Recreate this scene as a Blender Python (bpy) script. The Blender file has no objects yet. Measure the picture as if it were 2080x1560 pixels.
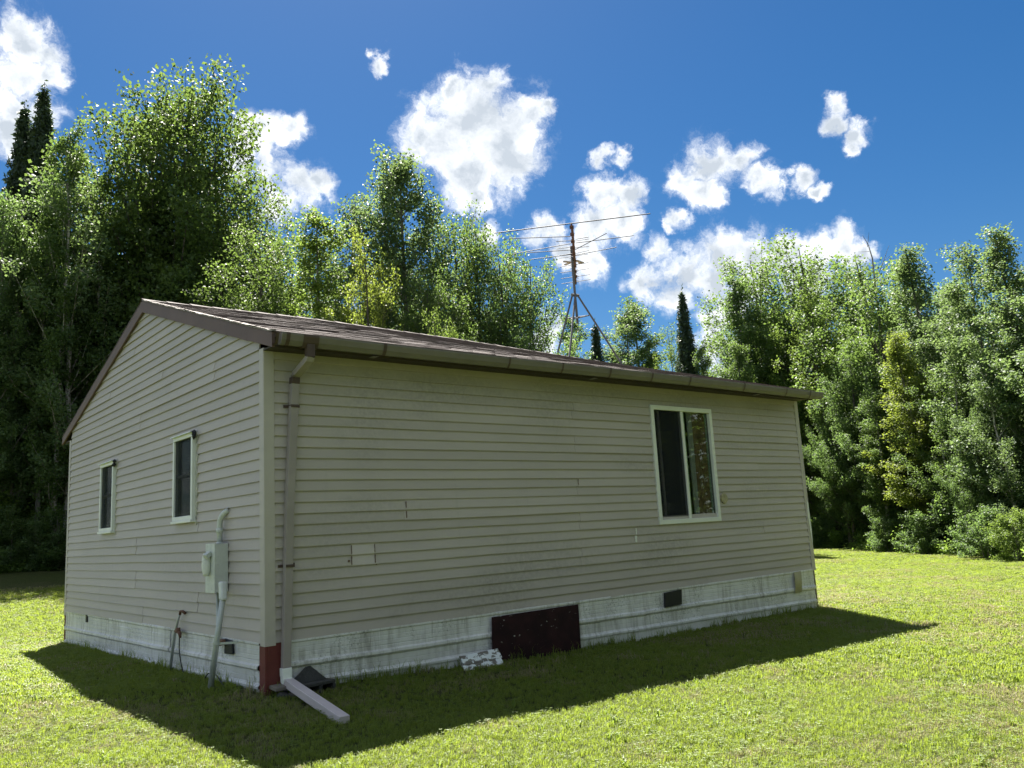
import bpy, math, random
import numpy as np
from mathutils import Vector, Matrix
R=math.radians
S=bpy.context.scene
COL=S.collection
# ------------------------------------------------------------------ camera
FPX=1710.165; CX,CY,CZ=-3.15783,-7.26734,0.88082
A_,B_,C_=0.870931,0.168862,-0.055410
def _rot():
    f=np.array([math.cos(B_)*math.cos(A_),math.cos(B_)*math.sin(A_),math.sin(B_)])
    r=np.array([math.sin(A_),-math.cos(A_),0.]); u=np.cross(r,f)
    return math.cos(C_)*r+math.sin(C_)*u, -math.sin(C_)*r+math.cos(C_)*u, f
RV,UV,FV=_rot()
cam=bpy.data.cameras.new('camera'); camo=bpy.data.objects.new('camera',cam); COL.objects.link(camo)
M=Matrix(((RV[0],UV[0],-FV[0],CX),(RV[1],UV[1],-FV[1],CY),(RV[2],UV[2],-FV[2],CZ),(0,0,0,1)))
camo.matrix_world=M
cam.sensor_fit='HORIZONTAL'; cam.sensor_width=36; cam.lens=36*FPX/2080
cam.clip_start=0.05; cam.clip_end=3000
S.camera=camo
def ray(u,v):
    d=FV+(u-1040)/FPX*RV-(v-780)/FPX*UV
    return d/np.linalg.norm(d)
def at(u,v,d):
    """point on the sight line at horizontal distance d metres"""
    r=ray(u,v); t=d/math.hypot(r[0],r[1]); return np.array([CX,CY,CZ])+t*r
def onx(u,v,x=0.): d=ray(u,v);return np.array([CX,CY,CZ])+d*(x-CX)/d[0]
def ony(u,v,y=0.): d=ray(u,v);return np.array([CX,CY,CZ])+d*(y-CY)/d[1]
def onz(u,v,z=0.): d=ray(u,v);return np.array([CX,CY,CZ])+d*(z-CZ)/d[2]
# ------------------------------------------------------------------ light
SUN=np.array([0.25,0.52,1.0]); SUN/=np.linalg.norm(SUN)
SUN_EL=math.asin(SUN[2]); SUN_AZ=math.atan2(SUN[0],SUN[1])
S.view_settings.view_transform='Standard'; S.view_settings.look='None'
S.view_settings.gamma=1.0; S.view_settings.use_curve_mapping=False
S.view_settings.exposure=2.55
sl=bpy.data.lights.new('sun','SUN'); sl.energy=3.9; sl.angle=R(0.5); sl.color=(1,0.95,0.87)
so=bpy.data.objects.new('sun',sl); COL.objects.link(so)
so.rotation_euler=Vector(-SUN).to_track_quat('-Z','Y').to_euler()
# ---- node helpers
class NT:
    def __init__(s,tree): s.t=tree; s.n=tree.nodes; s.l=tree.links
    def add(s,t,**k):
        n=s.n.new(t)
        for a,b in k.items(): setattr(n,a,b)
        return n
    def put(s,sock,v):
        if isinstance(v,bpy.types.NodeSocket): s.l.new(v,sock)
        elif v is not None:
            if hasattr(sock.default_value,'__len__'):
                v=tuple(v); n=len(sock.default_value)
                sock.default_value=(v+(1,))[:n] if len(v)<n else v[:n]
            else: sock.default_value=v
    def m(s,op,a,b=None,c=None,clamp=False):
        n=s.add('ShaderNodeMath',operation=op,use_clamp=clamp)
        s.put(n.inputs[0],a)
        if b is not None: s.put(n.inputs[1],b)
        if c is not None: s.put(n.inputs[2],c)
        return n.outputs[0]
    def vm(s,op,a,b=None,sc=None):
        n=s.add('ShaderNodeVectorMath',operation=op); s.put(n.inputs[0],a)
        if b is not None: s.put(n.inputs[1],b)
        if sc is not None: s.put(n.inputs['Scale'],sc)
        return n.outputs['Value'] if op in('DISTANCE','LENGTH','DOT_PRODUCT') else n.outputs[0]
    def noise(s,vec,scale,detail=4,rough=.55,dist=0,col=False):
        n=s.add('ShaderNodeTexNoise'); 
        if vec is not None: s.l.new(vec,n.inputs['Vector'])
        n.inputs['Scale'].default_value=scale; n.inputs['Detail'].default_value=detail
        n.inputs['Roughness'].default_value=rough; n.inputs['Distortion'].default_value=dist
        return n.outputs['Color' if col else 'Fac']
    def mr(s,v,a,b,c=0.,d=1.,smooth=True):
        n=s.add('ShaderNodeMapRange',interpolation_type='SMOOTHSTEP' if smooth else 'LINEAR')
        s.put(n.inputs[0],v); 
        for i,x in zip((1,2,3,4),(a,b,c,d)): s.put(n.inputs[i],x)
        return n.outputs[0]
    def mix(s,f,a,b,mode='MIX'):
        n=s.add('ShaderNodeMix',data_type='RGBA',blend_type=mode,clamp_result=False)
        s.put(n.inputs[0],f); s.put(n.inputs[6],a); s.put(n.inputs[7],b); return n.outputs[2]
    def mapv(s,vec,scale=(1,1,1),loc=(0,0,0)):
        n=s.add('ShaderNodeMapping'); s.l.new(vec,n.inputs[0]); n.inputs['Scale'].default_value=scale; n.inputs['Location'].default_value=loc
        return n.outputs[0]
# ---- world: Nishita sky with cumulus clouds at their own directions
world=bpy.data.worlds.new('World'); S.world=world; world.use_nodes=True
w=NT(world.node_tree); w.n.clear()
sky=w.add('ShaderNodeTexSky',sky_type='NISHITA'); sky.sun_disc=False
sky.sun_elevation=SUN_EL; sky.sun_rotation=SUN_AZ
sky.altitude=400; sky.air_density=1.0; sky.dust_density=0.5; sky.ozone_density=2.1
hs=w.add('ShaderNodeHueSaturation'); hs.inputs['Saturation'].default_value=1.38
w.l.new(sky.outputs[0],hs.inputs['Color'])
skyc=w.mix(1.0,hs.outputs[0],(0.29,0.325,0.345),'MULTIPLY')
tc=w.add('ShaderNodeTexCoord'); d0=tc.outputs['Generated']
wn=w.noise(d0,9,7,.62,0,col=True)
wrp=w.vm('SCALE',w.vm('SUBTRACT',wn,(.5,.5,.5)),sc=.085)
wn2=w.noise(d0,40,5,.6,0,col=True)
wrp2=w.vm('SCALE',w.vm('SUBTRACT',wn2,(.5,.5,.5)),sc=.022)
dw=w.vm('ADD',w.vm('ADD',d0,wrp),wrp2)
BL=[(960,235,95),(1005,290,98),(905,295,88),(870,268,45),(940,350,75),(1062,235,38),(1097,222,16),(838,292,34),(1003,180,42),(1025,325,78),(955,395,30),(930,175,30),
 (40,70,78),(90,90,60),(30,150,85),(88,140,60),(20,235,62),(95,240,42),(30,290,48),
 (535,290,55),(598,262,26),(560,345,48),(615,388,44),(655,385,30),(575,395,40),(520,330,40),
 (757,97,14),(772,124,18),(1232,328,16),(1262,325,16),
 (1240,400,42),(1295,400,38),(1225,450,52),(1275,450,46),(1190,490,40),(1205,530,30),(1110,470,38),(1085,490,30),(1140,505,26),(985,482,26),
 (1450,330,56),(1500,320,42),(1402,350,40),(1440,385,46),(1540,358,38),(1580,350,22),(1555,390,20),(1625,362,26),(1662,388,16),(1383,440,24),(1373,465,14),
 (1700,205,24),(1695,250,28),(1738,278,36),(1726,308,20),(1690,190,18),
 (1325,570,48),(1390,550,55),(1455,525,55),(1530,515,58),(1600,510,52),(1660,512,48),(1700,500,42),(1740,525,26),(1360,600,42),(1450,570,55),(1540,560,55),(1345,510,26),(1640,560,60),
 (1480,630,42),(1450,700,50),(1475,750,45),(1510,600,40),(1122,655,26),(1095,685,34),(1060,705,30),(1450,660,40)]
dens=None
for (u,v,r) in BL:
    c=ray(u,v); r*=1.0+max(0,(45-r))/90; rr=float(np.linalg.norm(ray(u+r,v)-c))*1.04
    q=w.m('MULTIPLY_ADD',w.vm('DISTANCE',dw,tuple(c)),-1.0/rr,1.0)
    if dens is None: dens=q
    else: dens=w.m('SMOOTH_MAX',dens,q,0.12)
# cumulus over the unseen rest of the sky, thickened to add fill light
cone=w.vm('DOT_PRODUCT',d0,tuple(FV))
gen=w.m('SUBTRACT',w.noise(d0,3.2,7,.6,.4),0.465)
gen=w.m('MULTIPLY',gen,3.0)
gen=w.m('SUBTRACT',gen,w.m('MULTIPLY',w.mr(cone,.60,.72),5.0))
dens=w.m('MAXIMUM',dens,gen)
edge=w.noise(dw,24,9,.68,.2)
dn=w.m('ADD',dens,w.m('MULTIPLY',w.m('SUBTRACT',edge,.5),1.9))
dn=w.m('SUBTRACT',dn,.04)
alpha=w.m('POWER',w.mr(dn,-.34,.62,smooth=False),1.5)
alpha=w.mr(alpha,0,.78)
bsrc=w.vm('ADD',d0,w.vm('SCALE',wrp,sc=.7))
body=w.noise(bsrc,15,7,.60,.2)
lit=w.noise(w.vm('ADD',bsrc,(-.006,-.012,.022)),15,7,.60,.2)      # the same billows, a step towards the sun
rel=w.m('MULTIPLY',w.m('SUBTRACT',lit,body),2.0)
shade=w.mr(w.m('ADD',w.m('ADD',dens,w.m('MULTIPLY',w.m('SUBTRACT',body,.5),.8)),rel),.12,.85,smooth=False)
cc=w.mix(shade,(4.6,4.7,4.8),(2.2,2.45,2.75))
skyf=w.mix(alpha,skyc,cc)
bg=w.add('ShaderNodeBackground'); bg.inputs['Strength'].default_value=0.05
w.l.new(skyf,bg.inputs['Color'])
wo=w.add('ShaderNodeOutputWorld'); w.l.new(bg.outputs[0],wo.inputs[0])
# ------------------------------------------------------------------ object helpers
rng=np.random.default_rng(7); random.seed(7)
def tag(o,label=None,cat=None,group=None,kind=None):
    if label: o['label']=label
    if cat: o['category']=cat
    if group: o['group']=group
    if kind: o['kind']=kind
    return o
def link(name,me,mat=None,parent=None):
    o=bpy.data.objects.new(name,me); COL.objects.link(o)
    if mat and not me.materials: me.materials.append(mat)
    if parent: o.parent=parent
    return o
def empty(name,loc=(0,0,0),rz=0):
    o=bpy.data.objects.new(name,None); COL.objects.link(o); o.location=loc; o.rotation_euler=(0,0,rz)
    o.empty_display_size=.2; return o
class MB:
    def __init__(s): s.v=[]; s.f=[]
    def add(s,vs,fs):
        k=len(s.v); s.v+= [tuple(map(float,p)) for p in vs]; s.f+=[tuple(i+k for i in f) for f in fs]; return s
    def box(s,a,b):
        x0,y0,z0=a;x1,y1,z1=b
        x0,x1=min(x0,x1),max(x0,x1);y0,y1=min(y0,y1),max(y0,y1);z0,z1=min(z0,z1),max(z0,z1)
        return s.add([(x0,y0,z0),(x1,y0,z0),(x1,y1,z0),(x0,y1,z0),(x0,y0,z1),(x1,y0,z1),(x1,y1,z1),(x0,y1,z1)],
          [(0,3,2,1),(4,5,6,7),(0,1,5,4),(1,2,6,5),(2,3,7,6),(3,0,4,7)])
    def hexa(s,P): # 8 points: bottom 4, top 4
        return s.add(P,[(0,3,2,1),(4,5,6,7),(0,1,5,4),(1,2,6,5),(2,3,7,6),(3,0,4,7)])
    def beam(s,p,q,wd,ht,up=(0,0,1)):
        p=np.array(p,float);q=np.array(q,float);d=q-p;d/=np.linalg.norm(d)
        a=np.cross(d,up);a/=np.linalg.norm(a);b=np.cross(a,d)
        a=a*wd/2;b=b*ht/2
        return s.hexa([p-a-b,p+a-b,q+a-b,q-a-b,p-a+b,p+a+b,q+a+b,q-a+b])
    def tube(s,pts,rad,n=8,cap=True):
        pts=[np.array(p,float) for p in pts]
        if not hasattr(rad,'__len__'): rad=[rad]*len(pts)
        k=len(s.v); ref=np.array([0.31,0.17,0.93])
        for i,p in enumerate(pts):
            d=pts[min(i+1,len(pts)-1)]-pts[max(i-1,0)]; d/=np.linalg.norm(d)+1e-9
            a=np.cross(d,ref); 
            if np.linalg.norm(a)<.2: a=np.cross(d,(1,0,0))
            a/=np.linalg.norm(a); b=np.cross(d,a)
            for j in range(n):
                t=2*math.pi*j/n; s.v.append(tuple(p+rad[i]*(math.cos(t)*a+math.sin(t)*b)))
        for i in range(len(pts)-1):
            for j in range(n):
                s.f.append((k+i*n+j,k+i*n+(j+1)%n,k+(i+1)*n+(j+1)%n,k+(i+1)*n+j))
        if cap:
            s.f.append(tuple(k+j for j in range(n))[::-1]); s.f.append(tuple(k+(len(pts)-1)*n+j for j in range(n)))
        return s
    def mesh(s,name):
        me=bpy.data.meshes.new(name); me.from_pydata(s.v,[],s.f); me.update(); return me
    def build(s,name,mat,parent=None,bevel=0,smooth=False,label=None):
        me=s.mesh(name)
        if smooth:
            for p in me.polygons: p.use_smooth=True
        o=link(name,me,mat,parent)
        if bevel:
            b=o.modifiers.new('bevel','BEVEL'); b.width=bevel; b.segments=2; b.limit_method='ANGLE'
        if label: o['label']=label
        return o
# ------------------------------------------------------------------ materials
def newmat(name):
    m=bpy.data.materials.new(name); m.use_nodes=True; n=NT(m.node_tree)
    return m,n,m.node_tree.nodes['Principled BSDF']
def simple(name,col,rough=.6,var=.12,scale=8,bump=.0,metal=0,spec=.4,stain=None,obj=True,stainlim=(.55,.75)):
    m,n,b=newmat(name); t=n.add('ShaderNodeTexCoord'); co=t.outputs['Object']
    f=n.noise(co,scale,6,.6)
    c=n.mix(n.mr(f,.25,.75),tuple(x*(1-var) for x in col),tuple(min(1,x*(1+var)) for x in col))
    if stain:
        f2=n.noise(co,scale*.45,8,.7,.6); c=n.mix(n.mr(f2,*stainlim),c,stain)
    n.put(b.inputs['Base Color'],c); b.inputs['Roughness'].default_value=rough; b.inputs['Metallic'].default_value=metal
    b.inputs['Specular IOR Level'].default_value=spec
    if bump:
        bn=n.add('ShaderNodeBump'); bn.inputs['Strength'].default_value=bump; bn.inputs['Distance'].default_value=.01
        n.l.new(n.noise(co,scale*6,5,.6),bn.inputs['Height']); n.l.new(bn.outputs[0],b.inputs['Normal'])
    return m
def siding_mat(name,col,algae):
    m,n,b=newmat(name); g=n.add('ShaderNodeNewGeometry').outputs['Position']
    oi=n.add('ShaderNodeObjectInfo').outputs['Random']
    big=n.noise(n.mapv(g,(.5,.5,1.1)),1.4,5,.6,.3)
    base=n.mix(n.mr(oi,0,1,0,1),tuple(x*.955 for x in col),tuple(x*1.045 for x in col))
    base=n.mix(n.m('MULTIPLY',n.mr(big,.3,.7),.35),base,tuple(x*.82 for x in col))
    fine=n.noise(g,26,8,.72,.2)
    sp=n.noise(n.mapv(g,(.55,.55,1.0)),1.1,4,.5)
    msk=n.m('MULTIPLY',n.mr(sp,.44,.72),n.mr(fine,.30,.70))
    base=n.mix(n.m('MULTIPLY',msk,algae),base,(.12,.125,.105))
    # runs of dirt down from each lap
    dr=n.noise(n.mapv(g,(14,14,1.2)),1.0,5,.65)
    base=n.mix(n.m('MULTIPLY',n.mr(dr,.55,.8),.22),base,tuple(x*.6 for x in col))
    n.put(b.inputs['Base Color'],base); b.inputs['Roughness'].default_value=.52; b.inputs['Specular IOR Level'].default_value=.35
    bn=n.add('ShaderNodeBump'); bn.inputs['Strength'].default_value=.25; bn.inputs['Distance'].default_value=.004
    n.l.new(n.noise(n.mapv(g,(2,2,9)),5,4,.6),bn.inputs['Height']); n.l.new(bn.outputs[0],b.inputs['Normal'])
    return m
SID=(.455,.412,.380)
M_sidl=siding_mat('vinyl_siding_algae',SID,.38)
M_sidg=siding_mat('vinyl_siding',SID,.12)
M_patch=siding_mat('vinyl_siding_patch',(.525,.48,.445),.1)
M_trim=simple('corner_trim',(.46,.425,.39),.5,.06,3)
M_fascia=simple('brown_fascia',(.125,.078,.066),.6,.12,3,.15,stain=(.07,.05,.045),stainlim=(.6,.85))
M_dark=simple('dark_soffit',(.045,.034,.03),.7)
M_gut=simple('gutter_metal',(.165,.15,.135),.42,.1,5,stain=(.16,.14,.115),metal=.0,stainlim=(.5,.8))
M_strap=simple('strap_brown',(.075,.05,.043),.5)
M_pipe=simple('downspout_taupe',(.31,.275,.265),.42,.08,4,stain=(.13,.115,.11),stainlim=(.6,.8))
M_pipe2=simple('downspout_mauve',(.50,.45,.455),.42,.06,4)
M_white=simple('white_vinyl',(.72,.74,.70),.4,.05,4,stain=(.5,.5,.42),stainlim=(.6,.85))
M_pvc=simple('white_elbow',(.80,.83,.78),.45,.05,9)
M_red=simple('red_board',(.135,.030,.026),.6,.15,6,.3,stain=(.10,.03,.028))
M_dkred=simple('maroon_plywood',(.045,.014,.016),.65,.3,9,.5,stain=(.02,.01,.012))
M_black=simple('black_plastic',(.012,.013,.016),.6)
M_grey=simple('galvanised_grey',(.43,.46,.44),.42,.12,12,stain=(.30,.33,.31),metal=.25)
M_greypaint=simple('meter_box_paint',(.56,.59,.56),.45,.08,14,stain=(.40,.43,.41))
M_rust=simple('rusty_steel',(.14,.07,.045),.7,.3,20)
M_rod=simple('antenna_rod',(.05,.052,.058),.6,.15,9,spec=.15)
M_boom=simple('antenna_boom',(.11,.055,.045),.6,.25,12)
M_mast=simple('antenna_mast',(.12,.125,.135),.6,.15,9,spec=.3)
M_wood=simple('weathered_wood',(.17,.15,.125),.8,.25,14,.5)
M_conc=simple('dark_concrete',(.05,.05,.046),.9,.3,18,.7,stain=(.04,.045,.035))
M_caulk=simple('old_caulk',(.48,.48,.41),.7,.2,25,.5,stain=(.22,.21,.17),stainlim=(.5,.7))
M_tan=simple('tan_strip',(.36,.33,.20),.6,.12,9)
M_cream=simple('old_cream_disc',(.34,.31,.19),.6,.25,30,stain=(.12,.10,.06))
M_inside=simple('dark_room',(.05,.045,.04),.9)
M_cable=simple('black_cable',(.02,.02,.02),.6)
def skirt_mat():
    m,n,b=newmat('skirting_metal'); g=n.add('ShaderNodeNewGeometry').outputs['Position']
    c=n.mix(n.mr(n.noise(g,2.2,6,.6),.3,.7),(.60,.60,.58),(.74,.74,.74))
    st=n.noise(n.mapv(g,(16,16,2.0)),1.0,7,.72,.4)
    bl=n.noise(g,1.5,5,.6,.4)
    k=n.m('MULTIPLY',n.mr(st,.42,.68),n.mr(bl,.36,.60))
    c=n.mix(n.m('MULTIPLY',k,.62),c,(.20,.185,.155))
    sp=n.m('MULTIPLY',n.mr(n.noise(g,48,6,.75,.5),.52,.62),n.mr(n.noise(g,1.9,3,.5),.47,.60))
    c=n.mix(n.m('MULTIPLY',sp,.6),c,(.08,.09,.07))
    n.put(b.inputs['Base Color'],c); b.inputs['Roughness'].default_value=.5; b.inputs['Metallic'].default_value=.0
    bn=n.add('ShaderNodeBump'); bn.inputs['Strength'].default_value=.35; bn.inputs['Distance'].default_value=.01
    n.l.new(n.noise(g,7,4,.5),bn.inputs['Height']); n.l.new(bn.outputs[0],b.inputs['Normal'])
    return m
M_skirt=skirt_mat()
def peel_mat():
    m,n,b=newmat('peeling_white_paint'); g=n.add('ShaderNodeNewGeometry').outputs['Position']
    k=n.mr(n.noise(n.mapv(g,(1,1,2.2)),11,6,.6,.4),.47,.51)
    n.put(b.inputs['Base Color'],n.mix(k,(.17,.155,.13),(.74,.78,.78))); b.inputs['Roughness'].default_value=.7
    return m
M_peel=peel_mat()
def chip_mat():
    m,n,b=newmat('chipped_maroon_paint'); g=n.add('ShaderNodeNewGeometry').outputs['Position']
    k=n.m('MULTIPLY',n.mr(n.noise(n.mapv(g,(1,1,2.0)),13,5,.6,.5),.66,.68),n.mr(n.noise(g,2.2,2,.5),.45,.6))
    c=n.mix(n.mr(n.noise(g,6,5,.6),.3,.7),(.014,.005,.007),(.028,.009,.011))
    n.put(b.inputs['Base Color'],n.mix(k,c,(.42,.42,.38))); b.inputs['Roughness'].default_value=.75; b.inputs['Specular IOR Level'].default_value=.2
    return m
M_chip=chip_mat()
def shingle_mat():
    m,n,b=newmat('asphalt_shingle'); g=n.add('ShaderNodeNewGeometry'); p=g.outputs['Position']
    rnd=n.m('FRACT',n.m('ADD',n.add('ShaderNodeObjectInfo').outputs['Random'],g.outputs['Random Per Island']))
    c=n.mix(rnd,(.085,.068,.063),(.22,.185,.175))
    c=n.mix(n.mr(n.noise(p,160,3,.7),.30,.60),tuple([.06,.045,.042]),c)
    c=n.mix(n.m('MULTIPLY',n.mr(n.noise(n.mapv(p,(1,1,1)),1.3,4,.6),.5,.75),.5),c,(.15,.14,.13))
    n.put(b.inputs['Base Color'],c); b.inputs['Roughness'].default_value=.85
    bn=n.add('ShaderNodeBump'); bn.inputs['Strength'].default_value=.6; bn.inputs['Distance'].default_value=.004
    n.l.new(n.noise(p,220,2,.6),bn.inputs['Height']); n.l.new(bn.outputs[0],b.inputs['Normal'])
    return m
M_shing=shingle_mat()
def glass_mat(name,alpha,tint):
    m,n,b=newmat(name); m.node_tree.nodes.remove(b)
    gl=n.add('ShaderNodeBsdfGlossy'); gl.inputs['Roughness'].default_value=.02; gl.inputs['Color'].default_value=(.9,.95,.92,1)
    tr=n.add('ShaderNodeBsdfTransparent'); tr.inputs['Color'].default_value=tint+(1,)
    fr=n.add('ShaderNodeLayerWeight'); fr.inputs['Blend'].default_value=.5
    mx=n.add('ShaderNodeMixShader'); n.l.new(n.m('ADD',n.m('MULTIPLY',n.m('POWER',fr.outputs['Facing'],4.0),.7),alpha),mx.inputs[0])
    n.l.new(tr.outputs[0],mx.inputs[1]); n.l.new(gl.outputs[0],mx.inputs[2])
    n.l.new(mx.outputs[0],m.node_tree.nodes['Material Output'].inputs[0]); return m
M_glass=glass_mat('window_glass',.06,(.85,.9,.85))
def screen_mat():
    m,n,b=newmat('insect_screen'); m.node_tree.nodes.remove(b)
    df=n.add('ShaderNodeBsdfDiffuse'); df.inputs['Color'].default_value=(.03,.034,.036,1)
    tr=n.add('ShaderNodeBsdfTransparent')
    mx=n.add('ShaderNodeMixShader'); mx.inputs[0].default_value=.45
    n.l.new(tr.outputs[0],mx.inputs[1]); n.l.new(df.outputs[0],mx.inputs[2])
    n.l.new(mx.outputs[0],m.node_tree.nodes['Material Output'].inputs[0]); return m
M_screen=screen_mat()
def leaf_mat(name,a,b_,c,trans,tf=.45,rough=.55,spec=.28,wobble=.0):
    m,n,b=newmat(name); g=n.add('ShaderNodeNewGeometry'); r=g.outputs['Random Per Island']
    oi=n.add('ShaderNodeObjectInfo').outputs['Random']
    big=n.noise(g.outputs['Position'],.9,2,.5)
    c1=n.mix(r,a,b_); c1=n.mix(n.mr(big,.45,.7,0,.7),c1,c)
    c1=n.mix(n.m('MULTIPLY',oi,.35),c1,tuple(x*.8 for x in a))
    b.inputs['Roughness'].default_value=rough; b.inputs['Specular IOR Level'].default_value=spec
    n.put(b.inputs['Base Color'],c1)
    t=n.add('ShaderNodeBsdfTranslucent'); n.put(t.inputs[0],n.mix(r,trans,tuple(x*1.5 for x in trans)))
    mx=n.add('ShaderNodeMixShader'); mx.inputs[0].default_value=tf
    n.l.new(b.outputs[0],mx.inputs[1]); n.l.new(t.outputs[0],mx.inputs[2])
    n.l.new(mx.outputs[0],m.node_tree.nodes['Material Output'].inputs[0]); return m
L_maple=leaf_mat('maple_leaf',(0.040,0.079,0.021),(0.075,0.113,0.027),(0.084,0.117,0.023),(0.140,0.211,0.041),.38)
L_aspen=leaf_mat('aspen_leaf',(0.064,0.115,0.051),(0.109,0.160,0.067),(0.090,0.143,0.049),(0.169,0.247,0.072),.37)
L_pop=leaf_mat('poplar_leaf',(0.052,0.102,0.030),(0.092,0.140,0.040),(0.081,0.129,0.034),(0.152,0.234,0.047),.38)
L_light=leaf_mat('light_green_leaf',(.09,.15,.025),(.13,.19,.035),(.14,.18,.03),(.18,.26,.045),.42)
L_yel=leaf_mat('yellow_green_leaf',(.09,.13,.03),(.14,.17,.035),(.15,.15,.035),(.22,.28,.04),.45)
L_dark=leaf_mat('deep_green_leaf',(0.066,0.116,0.050),(0.111,0.161,0.056),(0.083,0.133,0.044),(0.163,0.258,0.061),.40)
L_spruce=leaf_mat('spruce_needle',(0.039,0.068,0.039),(0.065,0.098,0.052),(0.052,0.078,0.046),(0.050,0.080,0.030),.2,.5,.4)
L_fern=leaf_mat('fern_leaf',(.09,.16,.04),(.15,.23,.055),(.13,.19,.04),(.22,.33,.05),.45)
def bark_mat(name,a,b_,sc):
    m,n,b=newmat(name); t=n.add('ShaderNodeTexCoord').outputs['Object']
    k=n.noise(n.mapv(t,(1,1,.5)),sc,6,.7,.4)
    n.put(b.inputs['Base Color'],n.mix(n.mr(k,.4,.62),a,b_)); b.inputs['Roughness'].default_value=.9
    bn=n.add('ShaderNodeBump'); bn.inputs['Strength'].default_value=.6; bn.inputs['Distance'].default_value=.02
    n.l.new(k,bn.inputs['Height']); n.l.new(bn.outputs[0],b.inputs['Normal']); return m
B_dark=bark_mat('dark_bark',(.05,.042,.035),(.10,.088,.072),14)
B_grey=bark_mat('grey_bark',(.12,.11,.09),(.23,.215,.18),9)
B_birch=bark_mat('birch_bark',(.42,.40,.35),(.12,.10,.08),7)
# ------------------------------------------------------------------ terrain
CP=np.array([(0,0,-.425),(8.8,0,-.56),(0,7.4,-.5),(-.7,6,-.44),(-.8,-2,-.54),(2.8,-1.8,-.57),(8,-2,-.66),(-3.2,-7.3,-.72),
 (4,-6,-.72),(12,-4,-.70),(22,1,-.64),(29,11,-.62),(18,6,-.60),(2.1,21.8,.50),(-2,11,-.17),(-7,20,.5),(4,13,.05),(11,14,.1),(-8,2,-.5),(20,18,-.3),(-9,-6,-.75),(10,-14,-.9),(-4,-15,-.9),(8.8,7.4,-.56),(30,-6,-.7)])
def _k(r): return np.where(r>0,r*r*np.log(r+1e-9),0)
_n=len(CP); _D=np.linalg.norm(CP[:,None,:2]-CP[None,:,:2],axis=2)
_A=np.zeros((_n+3,_n+3)); _A[:_n,:_n]=_k(_D)+np.eye(_n)*.5; _A[:_n,_n]=1; _A[:_n,_n+1:]=CP[:,:2]; _A[_n:,:_n]=_A[:_n,_n:].T
_W=np.linalg.solve(_A,np.r_[CP[:,2],0,0,0])
def gz(x,y):
    x=np.asarray(x,float);y=np.asarray(y,float)
    cx=np.clip(x,-14,38);cy=np.clip(y,-18,24)
    z=_W[_n]+_W[_n+1]*cx+_W[_n+2]*cy
    for i in range(_n): z=z+_W[i]*_k(np.hypot(cx-CP[i,0],cy-CP[i,1]))
    z=np.clip(z,-1.3,.75)
    z=z+.012*np.sin(x*1.7+y*.9)*np.cos(y*1.3-x*.4)+.008*np.sin(x*4.1+1)*np.sin(y*3.7)
    far=np.clip((np.hypot(x-10,y-5)-45)/60,0,1)
    return z*(1-far)+far*.3
def axis(a,b,lo,hi,st):
    mid=np.arange(a,b+1e-6,st); l=[];x=a;d=st
    while x>lo: d*=1.25;x-=d;l.append(x)
    r=[];x=b;d=st
    while x<hi: d*=1.25;x+=d;r.append(x)
    return np.array(l[::-1]+list(mid)+r)
gx=axis(-14,34,-1200,1200,.3); gy=axis(-16,22,-1200,1200,.3)
X,Y=np.meshgrid(gx,gy,indexing='ij'); Z=gz(X,Y)
nx,ny=X.shape
V=np.stack([X,Y,Z],-1).reshape(-1,3)
ii=np.arange((nx-1)*(ny-1)); a=(ii//(ny-1))*ny+ii%(ny-1)
F=np.stack([a,a+ny,a+ny+1,a+1],1)
def npmesh(name,V,F,smooth=False):
    me=bpy.data.meshes.new(name); k=F.shape[1]
    me.vertices.add(len(V)); me.vertices.foreach_set('co',np.ascontiguousarray(V,dtype=np.float32).ravel())
    me.loops.add(F.size); me.loops.foreach_set('vertex_index',np.ascontiguousarray(F,dtype=np.int32).ravel())
    me.polygons.add(len(F)); me.polygons.foreach_set('loop_start',np.arange(len(F),dtype=np.int32)*k)
    me.polygons.foreach_set('loop_total',np.full(len(F),k,dtype=np.int32))
    if smooth: me.polygons.foreach_set('use_smooth',np.ones(len(F),dtype=bool))
    me.update(calc_edges=True); return me
def lawn_colour(n,g):
    """living green, drying straw and clover patches of a mown lawn"""
    a=n.noise(g,.55,4,.6,.3); b=n.noise(g,2.6,5,.65,.3); c=n.noise(g,9,4,.6)
    k1=n.mr(n.m('ADD',n.m('MULTIPLY',a,.5),n.m('MULTIPLY',b,.5)),.47,.64)
    return a,b,c,k1
def ground_mat():
    m,n,b=newmat('lawn_ground'); g=n.add('ShaderNodeNewGeometry').outputs['Position']
    a,bb,c,k1=lawn_colour(n,g)
    col=n.mix(n.mr(c,.3,.7),(.095,.130,.022),(.150,.178,.035))
    col=n.mix(n.m('MULTIPLY',k1,.65),col,(.25,.21,.11))
    f=n.noise(n.mapv(g,(1,1,1)),60,5,.75); col=n.mix(n.m('MULTIPLY',n.mr(f,.40,.62),.55),(.035,.045,.012),col)
    # forest floor beyond the mown edge
    n.put(b.inputs['Base Color'],col); b.inputs['Roughness'].default_value=.9; b.inputs['Specular IOR Level'].default_value=.15
    bn=n.add('ShaderNodeBump'); bn.inputs['Strength'].default_value=1; bn.inputs['Distance'].default_value=.03
    n.l.new(f,bn.inputs['Height']); n.l.new(bn.outputs[0],b.inputs['Normal']); return m
ground=link('lawn_ground',npmesh('lawn_ground',V,F,True),ground_mat()); tag(ground,kind='structure')
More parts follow.
